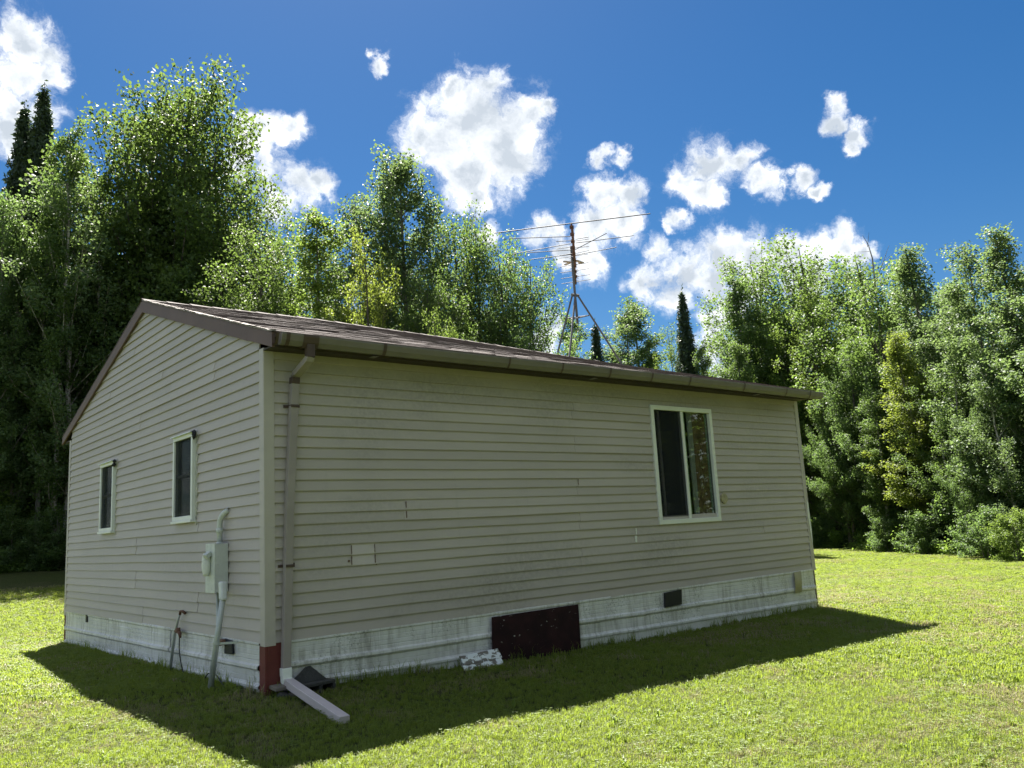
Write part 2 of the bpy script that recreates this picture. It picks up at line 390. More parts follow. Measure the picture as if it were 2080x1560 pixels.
# ------------------------------------------------------------------ grass
def blade_mesh(name,nb,h,wd,spread,seed,lean=.5,seg=2,clover=False):
    r=np.random.default_rng(seed); mb=MB()
    for i in range(nb):
        a=r.uniform(0,2*math.pi); q=spread*math.sqrt(r.random()); x=q*math.cos(a);y=q*math.sin(a)
        ph=r.uniform(0,2*math.pi); hh=h*r.uniform(.5,1.15); ln=hh*lean*r.uniform(.2,1.3); ww=wd*r.uniform(.7,1.2)
        dx,dy=math.cos(ph),math.sin(ph); sx,sy=-dy*ww/2,dx*ww/2
        if clover:
            z=hh; cxp,cyp=x+dx*ln,y+dy*ln
            for t in range(3):
                th=ph+t*2.094; ex,ey=math.cos(th),math.sin(th); s=ww
                mb.add([(cxp,cyp,z),(cxp+ex*s*.6-ey*s*.45,cyp+ey*s*.6+ex*s*.45,z+s*.25),(cxp+ex*s*1.1,cyp+ey*s*1.1,z+s*.1),(cxp+ex*s*.6+ey*s*.45,cyp+ey*s*.6-ex*s*.45,z+s*.25)],[(0,1,2,3)])
        else:
            mx,my,mz=x+dx*ln*.3,y+dy*ln*.3,hh*.6; tx,ty,tz=x+dx*ln,y+dy*ln,hh*(1-.25*lean)
            mb.add([(x-sx,y-sy,-.01),(x+sx,y+sy,-.01),(mx+sx*.8,my+sy*.8,mz),(mx-sx*.8,my-sy*.8,mz),(tx,ty,tz)],[(0,1,2,3),(3,2,4)])
    return mb.mesh(name)
def grass_mat(name,a,b_,dry,trans):
    m,n,b=newmat(name); ge=n.add('ShaderNodeNewGeometry'); g=ge.outputs['Position']; r=ge.outputs['Random Per Island']
    _,_,c,k1=lawn_colour(n,g)
    col=n.mix(r,a,b_); 
    rr=n.m('FRACT',n.m('MULTIPLY',r,7.3))
    isdry=n.m('GREATER_THAN',n.m('ADD',n.m('MULTIPLY',k1,.55),.10),rr)
    col=n.mix(isdry,col,dry)
    tcol=n.mix(isdry,trans,tuple(x*.8 for x in dry))
    n.put(b.inputs['Base Color'],col); b.inputs['Roughness'].default_value=.5; b.inputs['Specular IOR Level'].default_value=.35
    t=n.add('ShaderNodeBsdfTranslucent'); n.put(t.inputs[0],tcol)
    mx=n.add('ShaderNodeMixShader'); mx.inputs[0].default_value=.45
    n.l.new(b.outputs[0],mx.inputs[1]); n.l.new(t.outputs[0],mx.inputs[2])
    n.l.new(mx.outputs[0],m.node_tree.nodes['Material Output'].inputs[0]); return m
G_a=grass_mat('grass_blade',(.095,.145,.028),(.155,.195,.040),(.36,.32,.17),(.36,.46,.055))
G_b=grass_mat('clover_leaf',(.085,.145,.026),(.135,.19,.036),(.16,.20,.04),(.31,.42,.05))
def grass_object(name,label,gxs,gys,tuft_me,mat,dens_fn,scale,seed,rise=0.):
    X,Y=np.meshgrid(gxs,gys,indexing='ij'); nx,ny=X.shape; Z=gz(X,Y)+.002
    V=np.stack([X,Y,Z],-1).reshape(-1,3); ii=np.arange((nx-1)*(ny-1)); a=(ii//(ny-1))*ny+ii%(ny-1)
    me=npmesh(name,V,np.stack([a,a+ny,a+ny+1,a+1],1),True)
    at_=me.attributes.new('dens','FLOAT','POINT'); D=dens_fn(V[:,0],V[:,1]); at_.data.foreach_set('value',D.astype(np.float32))
    o=link(name,me,mat)
    tag(o,label,'grass',kind='stuff')
    tuft_me.materials.append(mat); tob=bpy.data.objects.new(name+'_tuft',tuft_me)
    ng=bpy.data.node_groups.new(name,'GeometryNodeTree')
    ng.interface.new_socket(name='Geometry',in_out='INPUT',socket_type='NodeSocketGeometry')
    ng.interface.new_socket(name='Geometry',in_out='OUTPUT',socket_type='NodeSocketGeometry')
    N=ng.nodes; Lk=ng.links
    gi=N.new('NodeGroupInput'); go=N.new('NodeGroupOutput')
    dp=N.new('GeometryNodeDistributePointsOnFaces'); dp.distribute_method='RANDOM'; dp.inputs['Seed'].default_value=seed
    na=N.new('GeometryNodeInputNamedAttribute'); na.data_type='FLOAT'; na.inputs[0].default_value='dens'
    Lk.new(gi.outputs[0],dp.inputs['Mesh']); Lk.new(na.outputs[0],dp.inputs['Density'])
    oi=N.new('GeometryNodeObjectInfo'); oi.inputs[0].default_value=tob; oi.transform_space='ORIGINAL'
    ip=N.new('GeometryNodeInstanceOnPoints'); Lk.new(dp.outputs[0],ip.inputs['Points']); Lk.new(oi.outputs['Geometry'],ip.inputs['Instance'])
    rv=N.new('FunctionNodeRandomValue'); rv.data_type='FLOAT_VECTOR'; rv.inputs[0].default_value=(-.12,-.12,0); rv.inputs[1].default_value=(.12,.12,6.283)
    Lk.new(rv.outputs[0],ip.inputs['Rotation'])
    rs=N.new('FunctionNodeRandomValue'); rs.data_type='FLOAT'; rs.inputs[2].default_value=scale[0]; rs.inputs[3].default_value=scale[1]; rs.inputs['Seed'].default_value=seed+3
    Lk.new(rs.outputs[1],ip.inputs['Scale'])
    Lk.new(ip.outputs[0],go.inputs[0])
    md=o.modifiers.new('grass','NODES'); md.node_group=ng
    return o
HL,HW=8.81,7.39
def inside(x,y): return (x>.0)&(x<HL)&(y>.0)&(y<HW)
def wood_edge(x,y):
    """>0 inside the mown lawn (metres to the trees' edge)"""
    # right edge line from (19.3,.8)... to (26,10); back edge
    e1=60+0*x   # right side
    e2=14.2+.0*x-y+np.clip(x-4,0,30)*.0
    return np.minimum(e1,e2)
def dist(x,y): return np.hypot(x-CX,y-CY)
def incone(x,y,m=.28):
    ang=np.arctan2(y-CY,x-CX); d=np.abs(ang-A_); return d<(.56+m)
def dnear(x,y):
    d=dist(x,y); D=np.where(d<4.5,2300,np.where(d<8,2300*(4.5/np.maximum(d,.1))**1.5,0)); D=np.where(d>=8,np.maximum(0,970*(1-(d-8)/3)),D)
    D=D*(.78+.22*np.sin(x*2.3+np.sin(y*1.9))*np.sin(y*2.7+x))
    return np.where(incone(x,y)&~inside(x,y),D,0)
def dfar(x,y):
    d=dist(x,y); D=np.where(d<8,0,np.where(d<16,np.clip((d-8)/3,0,1)*380,380*(16/np.maximum(d,.1))**1.3))
    return np.where(incone(x,y)&~inside(x,y)&(wood_edge(x,y)>0),D,0)
grass_object('mown_grass','short sunlit mown grass blades of the front lawn',np.arange(-6,11,.2),np.arange(-7,9,.2),blade_mesh('mown_grass_tuft',12,.032,.003,.022,1,.85),G_a,dnear,(.7,1.25),1)
grass_object('far_grass','mown grass of the lawn stretching away towards the trees',np.arange(-8,32,.5),np.arange(-8,16,.5),blade_mesh('far_grass_tuft',12,.042,.008,.05,2,.8),G_a,dfar,(.8,1.4),2)
def dclov(x,y):
    d=dist(x,y); n=np.sin(x*1.3+2*np.sin(y*.8))*np.sin(y*1.7+1.5*np.sin(x*.9))
    return np.where(incone(x,y)&~inside(x,y)&(d<13),(np.clip(n*.7+.1,.03,.7))*170*np.clip((13-d)/6,0,1),0)
grass_object('clover_patches','patches of broad leaved clover and weeds growing in the lawn',np.arange(-6,11,.2),np.arange(-7,9,.2),blade_mesh('clover_tuft',5,.030,.011,.04,3,.5,clover=True),G_b,dclov,(.7,1.3),5)
def dweed(x,y):
    d=dist(x,y); n=np.sin(x*.9+1.3*np.sin(y*1.1))*np.sin(y*.8+1.7*np.sin(x*.6)+2)
    return np.where(incone(x,y)&~inside(x,y)&(d<16),np.clip(n+.25,0.02,1)*16,0)
grass_object('lawn_weeds','scattered broad bladed weeds and taller tufts standing out of the lawn',np.arange(-6,12,.25),np.arange(-7,10,.25),blade_mesh('weed_tuft',13,.060,.0095,.035,4,.9),G_b,dweed,(.6,1.4),11)
def dtall(x,y):
    dx=np.maximum(np.maximum(-x,x-HL),0);dy=np.maximum(np.maximum(-y,y-HW),0);q=np.hypot(dx,dy)
    n=.5+.5*np.sin(x*5+np.sin(y*4))*np.sin(y*6+1)
    return np.where((q>.015)&(q<.16)&incone(x,y),620*n*(1-q/.17),0)
grass_object('wall_edge_grass','longer untrimmed grass and weeds along the foot of the skirting',np.arange(-.3,9.2,.04),np.arange(-.3,8,.04),blade_mesh('wall_edge_tuft',9,.13,.005,.035,4,.55),G_a,dtall,(.5,1.3),8)
# ------------------------------------------------------------------ house
E_=.1016
ROOF_FY,ROOF_RY,RIDGE_Y=-.27,7.74,3.62
ZE=2.735
def zr(x): return float(np.interp(x,[0,2.2,4.7,6.3,8.9],[3.985,4.01,3.975,3.93,3.86]))
def roofz(x,y):
    t=(y-ROOF_FY)/(RIDGE_Y-ROOF_FY) if y<RIDGE_Y else (ROOF_RY-y)/(ROOF_RY-RIDGE_Y)
    return ZE+(zr(x)-ZE)*t
house=empty('house',(0,0,0)); tag(house,'small single storey house with tan vinyl siding, brown fascia and white metal skirting','house')
# wall core
mb=MB(); T=.02
mb.box((T,T,-.05),(HL-T,HW-T,2.62))
core=mb.build('wall_core',simple('sheathing',(.12,.11,.1),.9),house)
# cut window openings as recesses: instead of one block, replace by panels
bpy.data.objects.remove(core,do_unlink=True)
def wall_with_holes(axis_,holes,lo,hi,z0,z1,depth0,depth1,name):
    """wall slab split around rectangular openings"""
    mb=MB(); cuts=sorted(set([lo,hi]+[c for h in holes for c in h[:2]]))
    for a,b in zip(cuts[:-1],cuts[1:]):
        hh=[h for h in holes if h[0]<=a+1e-6 and h[1]>=b-1e-6]
        segs=[(z0,z1)] if not hh else [(z0,hh[0][2]),(hh[0][3],z1)]
        for s0,s1 in segs:
            if axis_=='x': mb.box((a,depth0,s0),(b,depth1,s1))
            else: mb.box((depth0,a,s0),(depth1,b,s1))
    return mb.build(name,M_inside,house)
BW=(5.33,6.53,.86,2.33)
GW=[(1.755,2.335,1.17,2.05),(4.775,5.375,1.15,2.03)]
wall_with_holes('x',[BW],.03,HL-.03,-.05,2.62,.004,.10,'wall_frame')
wall_with_holes('y',GW,.101,HW-.101,-.05,2.62,.004,.10,'wall_frame')
mb=MB(); mb.box((.101,HW-.1,-.05),(HL-.101,HW-.004,2.62)); mb.box((HL-.1,.101,-.05),(HL-.004,HW-.101,2.62)); mb.build('wall_frame',M_inside,house)
mb=MB(); mb.box((.101,.101,-.05),(HL-.101,HW-.101,0)); mb.build('floor_deck',M_inside,house)
for xa_,xb_,zz_ in((.004,.1,3.78),(HL-.1,HL-.004,3.70)):
    mb=MB(); mb.add([(x,y,z) for x in(xa_,xb_) for (y,z) in((.03,2.62),(RIDGE_Y,zz_),(HW-.03,2.62))],[(0,2,1),(3,4,5),(0,1,4,3),(1,2,5,4),(0,3,5,2)])
    mb.build('gable_frame',M_inside,house)
# --- siding planks
PROF=[(.0005,1.14),(.0185,.07),(.0190,.0),(.0125,-.005),(.001,.10)]   # outward, height fraction
def plank(axis_,a,b,z0,mat,ends=None,dz=0,out=0.,h=E_,sag=0):
    """one lap of vinyl siding running from a to b"""
    L=b-a
    if L<.02: return None
    ns=max(1,int(L/.7)); mb=MB(); cols=[]
    r=rng.normal(0,.0019,ns+1); rz=rng.normal(0,.0011,ns+1)
    for i in range(ns+1):
        s=i/ns
        for (o_,hf) in PROF:
            z=z0+dz+hf*h
            aa,bb=(a,b) if ends is None else ends(min(z,z0+h))
            aa=max(a,aa); bb=min(b,bb)
            if bb<aa: bb=aa=(aa+bb)/2
            q=aa+(bb-aa)*s; oo=-(o_+out+ (r[i] if .0<=hf<.065 else 0))
            zz=z+(rz[i] if 0<i<ns else 0)
            cols.append((q,oo,zz) if axis_=='x' else (oo,q,zz))
    k=len(PROF); f=[]
    for i in range(ns):
        for j in range(k-1):
            p=i*k+j
            f.append((p,p+1,p+k+1,p+k) if axis_=='x' else (p,p+k,p+k+1,p+1))
    # end caps
    f.append(tuple(range(k))); f.append(tuple(range(ns*k,ns*k+k)))
    mb.v=cols; mb.f=f
    return mb.build('siding_plank',mat,house)
def zi(z): return int(round(z/E_-.5))
# long wall: seams where lengths overlap, by course
seamL={}
for c in range(26):
    seamL[c]=[]
for x,c0 in((3.88,21),(3.9,17),(3.9,9),(3.88,4),(3.9,13),(1.48,11),(1.47,10),(7.6,6),(7.6,15)):
    seamL[c0].append(x+random.uniform(-.01,.01))
for c in(5,8,12,18,22): seamL[c].append(3.9+random.uniform(-.02,.02))
seamL[7].append(.85);seamL[6].append(.85);seamL[7].append(1.10);seamL[6].append(1.10)
for c in range(26):
    z0=c*E_; z1=z0+E_
    xs=[.0795]+sorted(seamL[c])+[HL-.0795]
    segs=[]
    for a,b in zip(xs[:-1],xs[1:]): segs.append((a,b))
    out=[]
    for (a,b) in segs:
        if z1>BW[2]-.02 and z0<BW[3]+.02 and a<BW[1] and b>BW[0]:
            if z0<BW[2]-.03 or z1>BW[3]+.03:   # course partly behind the casing
                out.append((a,b)); continue
            if a<BW[0]-.02: out.append((a,BW[0]-.02))
            if b>BW[1]+.02: out.append((BW[1]+.02,b))
        else: out.append((a,b))
    for j,(a,b) in enumerate(out):
        if c in(6,7) and a>.8 and b<1.15:
            plank('x',a,b,z0,M_patch,out=.0015); continue
        if z0<BW[2] and z1>BW[2] and a<BW[0] and b>BW[1]: hh=E_
        plank('x',a-(.015 if j else 0),b,z0,M_sidl,out=(.004 if j%2 else 0))
SB=(3.83-2.61)/(RIDGE_Y+.27)
def rake_ends(z):
    if z<2.58: return (.085,HW-.085)
    lo=-.27+(z-2.66)/SB; hi=7.72-(z-2.66)/SB*(7.74-3.62)/(3.62+.27)
    return (max(.085,lo),min(HW-.085,hi))
seamG={}
for y,z in((4.04,3.37),(2.9,2.93),(2.57,2.72),(1.23,2.74),(1.23,2.64),(5.16,2.95),(3.74,2.5),(3.74,2.41),(3.81,.95),(3.81,.86),(3.81,.55),(3.81,.46),(5.45,.37),(5.45,.27),(1.66,.36),(1.66,.27),(3.5,.16),(3.5,.05),(1.67,1.07)):
    seamG.setdefault(int(z/E_),[]).append(y)
c=0
while True:
    z0=c*E_; z1=z0+E_; lo,hi=rake_ends(z0+.02)
    if hi-lo<.1: break
    ys=[lo if z0>2.55 else .0795]+sorted(seamG.get(c,[]))+[hi if z0>2.55 else HW-.0795]
    j=0
    for a,b in zip(ys[:-1],ys[1:]):
        parts=[(a,b)]
        for (w0,w1,wz0,wz1) in GW:
            np_=[]
            for (p,q) in parts:
                if z0>=wz0-.03 and z1<=wz1+.03 and p<w1 and q>w0:
                    if p<w0-.02: np_.append((p,w0-.03))
                    if q>w1+.02: np_.append((w1+.03,q))
                else: np_.append((p,q))
            parts=np_
        for (p,q) in parts:
            plank('y',p-(.015 if j and p in seamG.get(c,[]) else 0),q,z0,M_sidg,ends=(rake_ends if z1>2.55 else None),out=(.004 if j%2 else 0)); j+=1
    c+=1
# corner trims (L posts)
def corner(x,y,sx,sy,z0,z1,mat,wd=.082,name='corner_post',label=None):
    mb=MB(); t=.02
    # two boards meeting at the corner, butt jointed
    mb.box((x-sx*t,y-sy*t,z0),(x+sx*wd,y-sy*.001,z1)) if True else 0
    mb.box((x-sx*t,y-sy*.001,z0),(x-sx*.001,y+sy*wd,z1))
    return mb.build(name,mat,house,bevel=.003,label=label)
corner(0,0,1,1,-.022,2.64,M_trim); corner(HL,0,-1,1,-.01,2.62,M_trim,.075); corner(0,HW,1,-1,-.06,2.62,M_trim,.07); corner(HL,HW,-1,-1,-.02,2.62,M_trim)
# torn pale film on the far corner post
mb=MB(); pts=[(HL-.03,-.0225,1.06),(HL+.005,-.0225,1.00),(HL+.018,-.0225,.60),(HL+.005,-.0225,.36),(HL-.02,-.0225,.55),(HL-.045,-.0225,.85)]
mb.add([(p[0],p[1],p[2]) for p in pts]+[(p[0],p[1]-.004,p[2]) for p in pts],[tuple(range(6)),tuple(range(11,5,-1))]+[(i,(i+1)%6,6+(i+1)%6,6+i) for i in range(6)])
mb.build('bare_patch',M_white,house)
# red boards under the near corner, dark board at the far corners
mb=MB(); mb.box((-.016,-.016,-.62),(.006,.108,-.023)); mb.build('corner_board',M_red,house,bevel=.003)
mb=MB(); mb.box((.0065,-.016,-.62),(.143,.004,-.004)); mb.build('corner_board',M_red,house,bevel=.003)
mb=MB(); mb.box((HL-.05,-.012,-.8),(HL-.012,.02,-.012)); mb.build('corner_board',simple('grey_board',(.13,.105,.09),.8),house)
mb=MB(); mb.box((-.012,HW-.05,-.8),(.02,HW+.01,-.062)); mb.build('corner_board',M_red,house)
# skirting panels with pressed ribs
SP=[(.004,.012),(.014,.004),(.014,-.012),(.004,-.022),(.004,-.058),(.0005,-.062),(.004,-.066),(.004,-.102),(.0005,-.106),(.004,-.11),(.005,-.142),(.0005,-.146),(.005,-.15),(.007,-.178),(.026,-.192),(.028,-.215),(.012,-.232),(-.004,-.236),(.002,-.246),(.003,-.285),(-.001,-.289),(.003,-.293),(.003,-.33),(-.001,-.334),(.004,-.338),(.009,-.348),(.024,-.362),(.022,-.382),(.004,-.39),(.004,-.52),(.004,-.75)]
def skirt(axis_,a,b,off=0.,seed=0):
    r=np.random.default_rng(seed); ns=max(3,int((b-a)/.12)); mb=MB(); k=len(SP)
    w1=np.convolve(r.normal(0,1,ns+9),np.ones(5)/5,'valid')*.007; w2=np.convolve(r.normal(0,1,ns+9),np.ones(5)/5,'valid')*.006
    for i in range(ns+1):
        q=a+(b-a)*i/ns; sc=1+.03*q
        for j,(o_,z) in enumerate(SP):
            oo=-(o_+.006+off+w1[i]*(1 if j>4 else .3)); zz=z*sc+(w2[i] if 10<j<28 else 0)
            if j>=29: zz=z
            mb.v.append((q,oo,zz) if axis_=='x' else (oo,q,zz))
    for i in range(ns):
        for j in range(k-1):
            p=i*k+j; mb.f.append((p,p+1,p+k+1,p+k) if axis_=='x' else (p,p+k,p+k+1,p+1))
    return mb.build('skirting_panel',M_skirt,house)
skirt('x',.1435,2.52,0,1); skirt('x',2.50,4.3,.004,2); skirt('x',3.9,6.19,.0,3); skirt('x',6.16,HL-.055,.004,4)
skirt('y',.110,2.50,0,5); skirt('y',2.47,4.91,.005,6); skirt('y',4.87,HW-.055,.0,7)
# ---- black vents / torn hole / tan strip
mb=MB(); mb.hexa([(5.24,-.045,-.215),(5.57,-.045,-.205),(5.57,-.02,-.205),(5.24,-.02,-.215),(5.26,-.045,-.035),(5.59,-.045,-.02),(5.59,-.02,-.02),(5.26,-.02,-.035)])
mb.build('vent_cover',M_black,house,bevel=.004)
mb=MB(); n_=7
for i in range(n_+1):
    t=i/n_; z=.0-.30*t; o_=.03+.035*math.sin(t*3.1); xo=-.05*math.sin(t*2.6)
    mb.v+=[(8.21+xo,-o_,z),(8.39+xo*1.2,-o_-.004,z+.005)]
for i in range(n_): mb.f.append((2*i,2*i+2,2*i+3,2*i+1))
o=mb.build('loose_tan_strip',M_tan,house); sm=o.modifiers.new('s','SOLIDIFY'); sm.thickness=.004
mb=MB(); mb.hexa([(-.040,.66,-.135),(-.040,.87,-.14),(-.02,.87,-.14),(-.02,.66,-.135),(-.040,.68,-.01),(-.040,.86,.0),(-.02,.86,.0),(-.02,.68,-.01)]); mb.build('access_hole',M_black,house,bevel=.012)
mb=MB(); mb.box((-.028,6.0,-.10),(-.012,6.07,.0)); mb.build('torn_gap',M_black,house)
# paint dab and J marks of rust on the long wall
def decal(name,mat,x0,x1,z0,z1,y=-.0165,parent=house,th=.002):
    m_=MB(); k=5; r=np.random.default_rng(int(abs(x0*977+z0*313))%9999); pts=[]
    for i in range(k+1): pts.append((x0+(x1-x0)*(.25*r.random()),z0+(z1-z0)*i/k))
    for i in range(k,-1,-1): pts.append((x1-(x1-x0)*(.25*r.random()),z0+(z1-z0)*i/k))
    n=len(pts); m_.add([(p[0],y,p[1]) for p in pts]+[(p[0],y+th,p[1]) for p in pts],[tuple(range(n))[::-1]]+[(i,(i+1)%n,n+(i+1)%n,n+i) for i in range(n)])
    return m_.build(name,mat,parent)
M_jm=simple('rust_mark',(.15,.10,.075),.8,.3,30)
for x0,x1,z0,z1 in((1.465,1.48,1.03,1.105),(1.463,1.477,1.13,1.20),(3.885,3.90,1.335,1.41),(.838,.852,.62,.70),(.840,.852,.72,.80),(1.093,1.107,.62,.70),(1.093,1.103,.72,.80),(.80,.83,.645,.665),(1.105,1.12,.60,.61)):
    decal('rust_mark',M_jm,x0,x1,z0,z1,y=-.0205)
for x0,x1,z0,z1 in((4.825,4.85,.715,.79),(4.80,4.85,.62,.70)): decal('paint_dab',M_white,x0,x1,z0,z1,y=-.0215)
# ---- windows
def slab_x(a,b,z0,z1,y0,y1,name,mat,parent,bev=.003,label=None):
    m_=MB(); m_.box((a,y0,z0),(b,y1,z1)); return m_.build(name,mat,parent,bevel=bev,label=label)
win=MB(); x0,x1,z0,z1=5.285,6.575,.815,2.375; fw=.06
win=MB(); win.box((x0,-.036,z0),(x1,.012,z0+fw)); win.box((x0,-.036,z1-fw),(x1,.012,z1)); win.box((x0,-.036,z0+fw),(x0+fw,.012,z1-fw)); win.box((x1-fw,-.036,z0+fw),(x1,.012,z1-fw))
wn_=win.build('window',M_white,house,bevel=.004,label='wide sliding window with white frame')
slab_x(5.905,5.955,z0+fw,z1-fw,-.022,.03,'mullion',M_white,wn_)
slab_x(x0+fw,5.905,z0+fw,z1-fw,-.008,-.006,'screen',M_screen,wn_,0)
slab_x(5.955,x1-fw,z0+fw,z1-fw,.004,.008,'pane',M_glass,wn_,0)
slab_x(x0+fw,5.905,z0+fw,z1-fw,.040,.044,'pane',M_glass,wn_,0)
slab_x(5.48,5.52,z0+fw,z1-fw,.03,.06,'sash_stile',simple('grey_stile',(.42,.40,.40),.5),wn_)
M_cur=simple('brown_curtain',(.20,.12,.075),.9,.35,12); M_gc=simple('green_strip',(.20,.26,.20),.8); M_lc=simple('pale_curtain',(.38,.36,.38),.9)
def curtain(a,b,yy,mat,name='curtain'):
    m_=MB(); ns=24
    for i in range(ns+1):
        q=a+(b-a)*i/ns; m_.v+=[(q,yy+.02*math.sin(i*1.7),.86),(q,yy+.02*math.sin(i*1.7+.4),2.33)]
    for i in range(ns): m_.f.append((2*i,2*i+2,2*i+3,2*i+1))
    return m_.build(name,mat,wn_,smooth=True)
curtain(6.21,6.50,.055,M_cur); curtain(6.13,6.22,.06,M_lc); curtain(6.49,6.62,.055,M_gc)
slab_x(6.03,6.06,.87,2.32,.05,.09,'sash_stile',simple('green_white_stile',(.46,.56,.42),.5),wn_)
slab_x(5.2,6.7,.7,2.45,.6,.61,'inner_panel',simple('dim_room',(.10,.07,.045),.9,.4,3),wn_,0)
# round cover beside the window
mb=MB(); n_=20; cxw,czw=6.69,1.125
mb.tube([(cxw,-.014,czw),(cxw,-.035,czw),(cxw,-.038,czw)],[.075,.072,.05],n_); mb.build('round_cover',M_cream,house,label='round cream cover beside the sliding window')
def gwin(w0,w1,a0,a1,k):
    fw=.045; m_=MB(); X0,X1=-.055,.0
    y0,y1,z0,z1=w0-.02,w1+.02,a0-.02,a1+.02
    m_.box((X0,y0,z0),(X1,y1,z0+fw)); m_.box((X0,y0,z1-fw),(X1,y1,z1)); m_.box((X0,y0,z0+fw),(X1,y0+fw,z1-fw)); m_.box((X0,y1-fw,z0+fw),(X1,y1,z1-fw))
    wd=m_.build('window',M_white,house,bevel=.004)
    wd['label']='narrow white framed window nearer the house corner' if k==0 else 'narrow white framed window farther along the gable wall'
    m_=MB(); zm=(a0+a1)/2+.02; m_.box((-.030,y0+fw,zm-.015),(-.012,y1-fw,zm+.015)); m_.build('sash_bar',simple('sash_grey',(.30,.31,.30),.5),wd)
    m_=MB(); m_.box((-.036,y0+fw,z0+fw),(-.034,y1-fw,z1-fw)); m_.build('screen',M_screen,wd)
    m_=MB(); m_.box((-.010,y0+fw,z0+fw),(-.006,y1-fw,z1-fw)); m_.build('pane',M_glass,wd)
    m_=MB(); m_.box((.45,y0-.3,z0-.3),(.46,y1+.3,z1+.3)); m_.build('inner_panel',M_inside,wd)
    m_=MB(); m_.beam((.15,y0+.2,a0),(.15,y0+.2,a1),.10,.02); m_.build('curtain',M_lc,wd)
    m_=MB(); m_.box((.2,y0+.1,a0+.10),(.24,y0+.45,a0+.2)); m_.build('shelf',M_lc,wd)
    # drip lip above, sill below, ragged caulk by the right jamb
    m_=MB(); m_.hexa([(-.085,y0-.012,z1-.004),(-.085,y1+.012,z1-.004),(-.0,y1+.012,z1+.002),(-.0,y0-.012,z1+.002),(-.08,y0-.012,z1+.010),(-.08,y1+.012,z1+.010),(0,y1+.012,z1+.022),(0,y0-.012,z1+.022)]); m_.build('drip_cap',M_white,wd)
    m_=MB(); m_.box((-.07,y0-.008,z0-.028),(-.004,y1+.008,z0-.001)); m_.build('sill',M_white,wd,bevel=.003)
    m_=MB(); ns=26; r=np.random.default_rng(11+k)
    for i in range(ns+1):
        z=z0-.06+(z1-z0+.07)*i/ns; e=y0-.035-.035*r.random()
        m_.v+=[(-.018,y0-.001,z),(-.024,e,z+.01*r.random()),(-.004,e-.004,z)]
    for i in range(ns): m_.f+=[(3*i,3*i+1,3*i+4,3*i+3),(3*i+1,3*i+2,3*i+5,3*i+4)]
    m_.build('caulk_strip',M_caulk,wd)
    m_=MB()
    for i in range(14):
        c_=np.array([-.045-.02*r.random(),y0-.03-.035*r.random(),z1-.0-.07*r.random()]); s=.012+.012*r.random()
        m_.tube([c_-(0,0,s),c_,c_+(0,0,s)],[s*.3,s,s*.3],5)
    m_.build('foam_lump',M_black,wd)
gwin(*GW[0],0); gwin(*GW[1],1)
# ---- roof
roof=MB(); XL,XR=-.03,HL+.03; th=.09
for k_,(ya,yb) in enumerate(((ROOF_FY,RIDGE_Y),(RIDGE_Y,ROOF_RY))):
    xs=np.linspace(XL,XR,12)
    for a,b in zip(xs[:-1],xs[1:]):
        P=[(a,ya,roofz(a,ya)-th),(b,ya,roofz(b,ya)-th),(b,yb,roofz(b,yb)-th),(a,yb,roofz(a,yb)-th),(a,ya,roofz(a,ya)),(b,ya,roofz(b,ya)),(b,yb,roofz(b,yb)),(a,yb,roofz(a,yb))]
        k0=len(roof.v); roof.v+=P; roof.f+=[tuple(i+k0 for i in f) for f in((0,3,2,1),(4,5,6,7),(0,1,5,4),(2,3,7,6))]
        if a==xs[0]: roof.f.append(tuple(i+k0 for i in (3,0,4,7)))
        if b==xs[-1]: roof.f.append(tuple(i+k0 for i in (1,2,6,5)))
roofo=roof.build('roof',M_dark,house)
# shingles
sh_me=MB(); tl=.175; 
sh_me.hexa([(0,0,.004),(.30,0,.004),(.30,tl,0),(0,tl,0),(0,0,.011),(.30,0,.011),(.30,tl,.003),(0,tl,.003)])
sh_me=sh_me.mesh('shingle'); sh_me.materials.append(M_shing)
slots=[]; sl_len=math.hypot(RIDGE_Y-ROOF_FY,1.25); rows=int(sl_len/.13)
for i in range(rows+1):
    t=i*.13/sl_len; y=ROOF_FY-.03+(RIDGE_Y-ROOF_FY)*t
    if y>RIDGE_Y-.10: break
    x=-.055-random.uniform(0,.02); st=(i%3)*.1
    first=True
    while x<HL+.05:
        wd=(.30 if not first else .12+st); wd=min(wd,HL+.06-x)
        if wd>.03: slots.append((x,y,wd,i))
        x+=wd+.004; first=False
def shm(x,y,wd):
    j=random.gauss(0,.002)
    yy=max(y,ROOF_FY); z=roofz(x+wd/2,yy)+(y-yy)*.32+.003
    sl=math.atan2(zr(x)-ZE,RIDGE_Y-ROOF_FY); tilt=math.atan2(roofz(x+.3,y if y>ROOF_FY else ROOF_FY)-roofz(x,y if y>ROOF_FY else ROOF_FY),.3)
    return Matrix.Translation((x,y+random.gauss(0,.003),z+j*.5))@Matrix.Rotation(-tilt,4,'Y')@Matrix.Rotation(sl+random.uniform(-.006,.014),4,'X')@Matrix.Diagonal((wd/.30,1,1,1))
slots.sort(key=lambda s:(s[0]-CX)**2+(s[1]-CY)**2)
for (x,y,wd,i) in slots[:300]:
    o=bpy.data.objects.new('shingle',sh_me); COL.objects.link(o); o.parent=roofo; o.matrix_local=shm(x,y,wd)
rest=MB(); base=np.array([v.co[:] for v in sh_me.vertices]); bf=[tuple(p.vertices) for p in sh_me.polygons]
for (x,y,wd,i) in slots[300:]:
    m_=shm(x,y,wd); rest.add([m_@Vector(p) for p in base],bf)
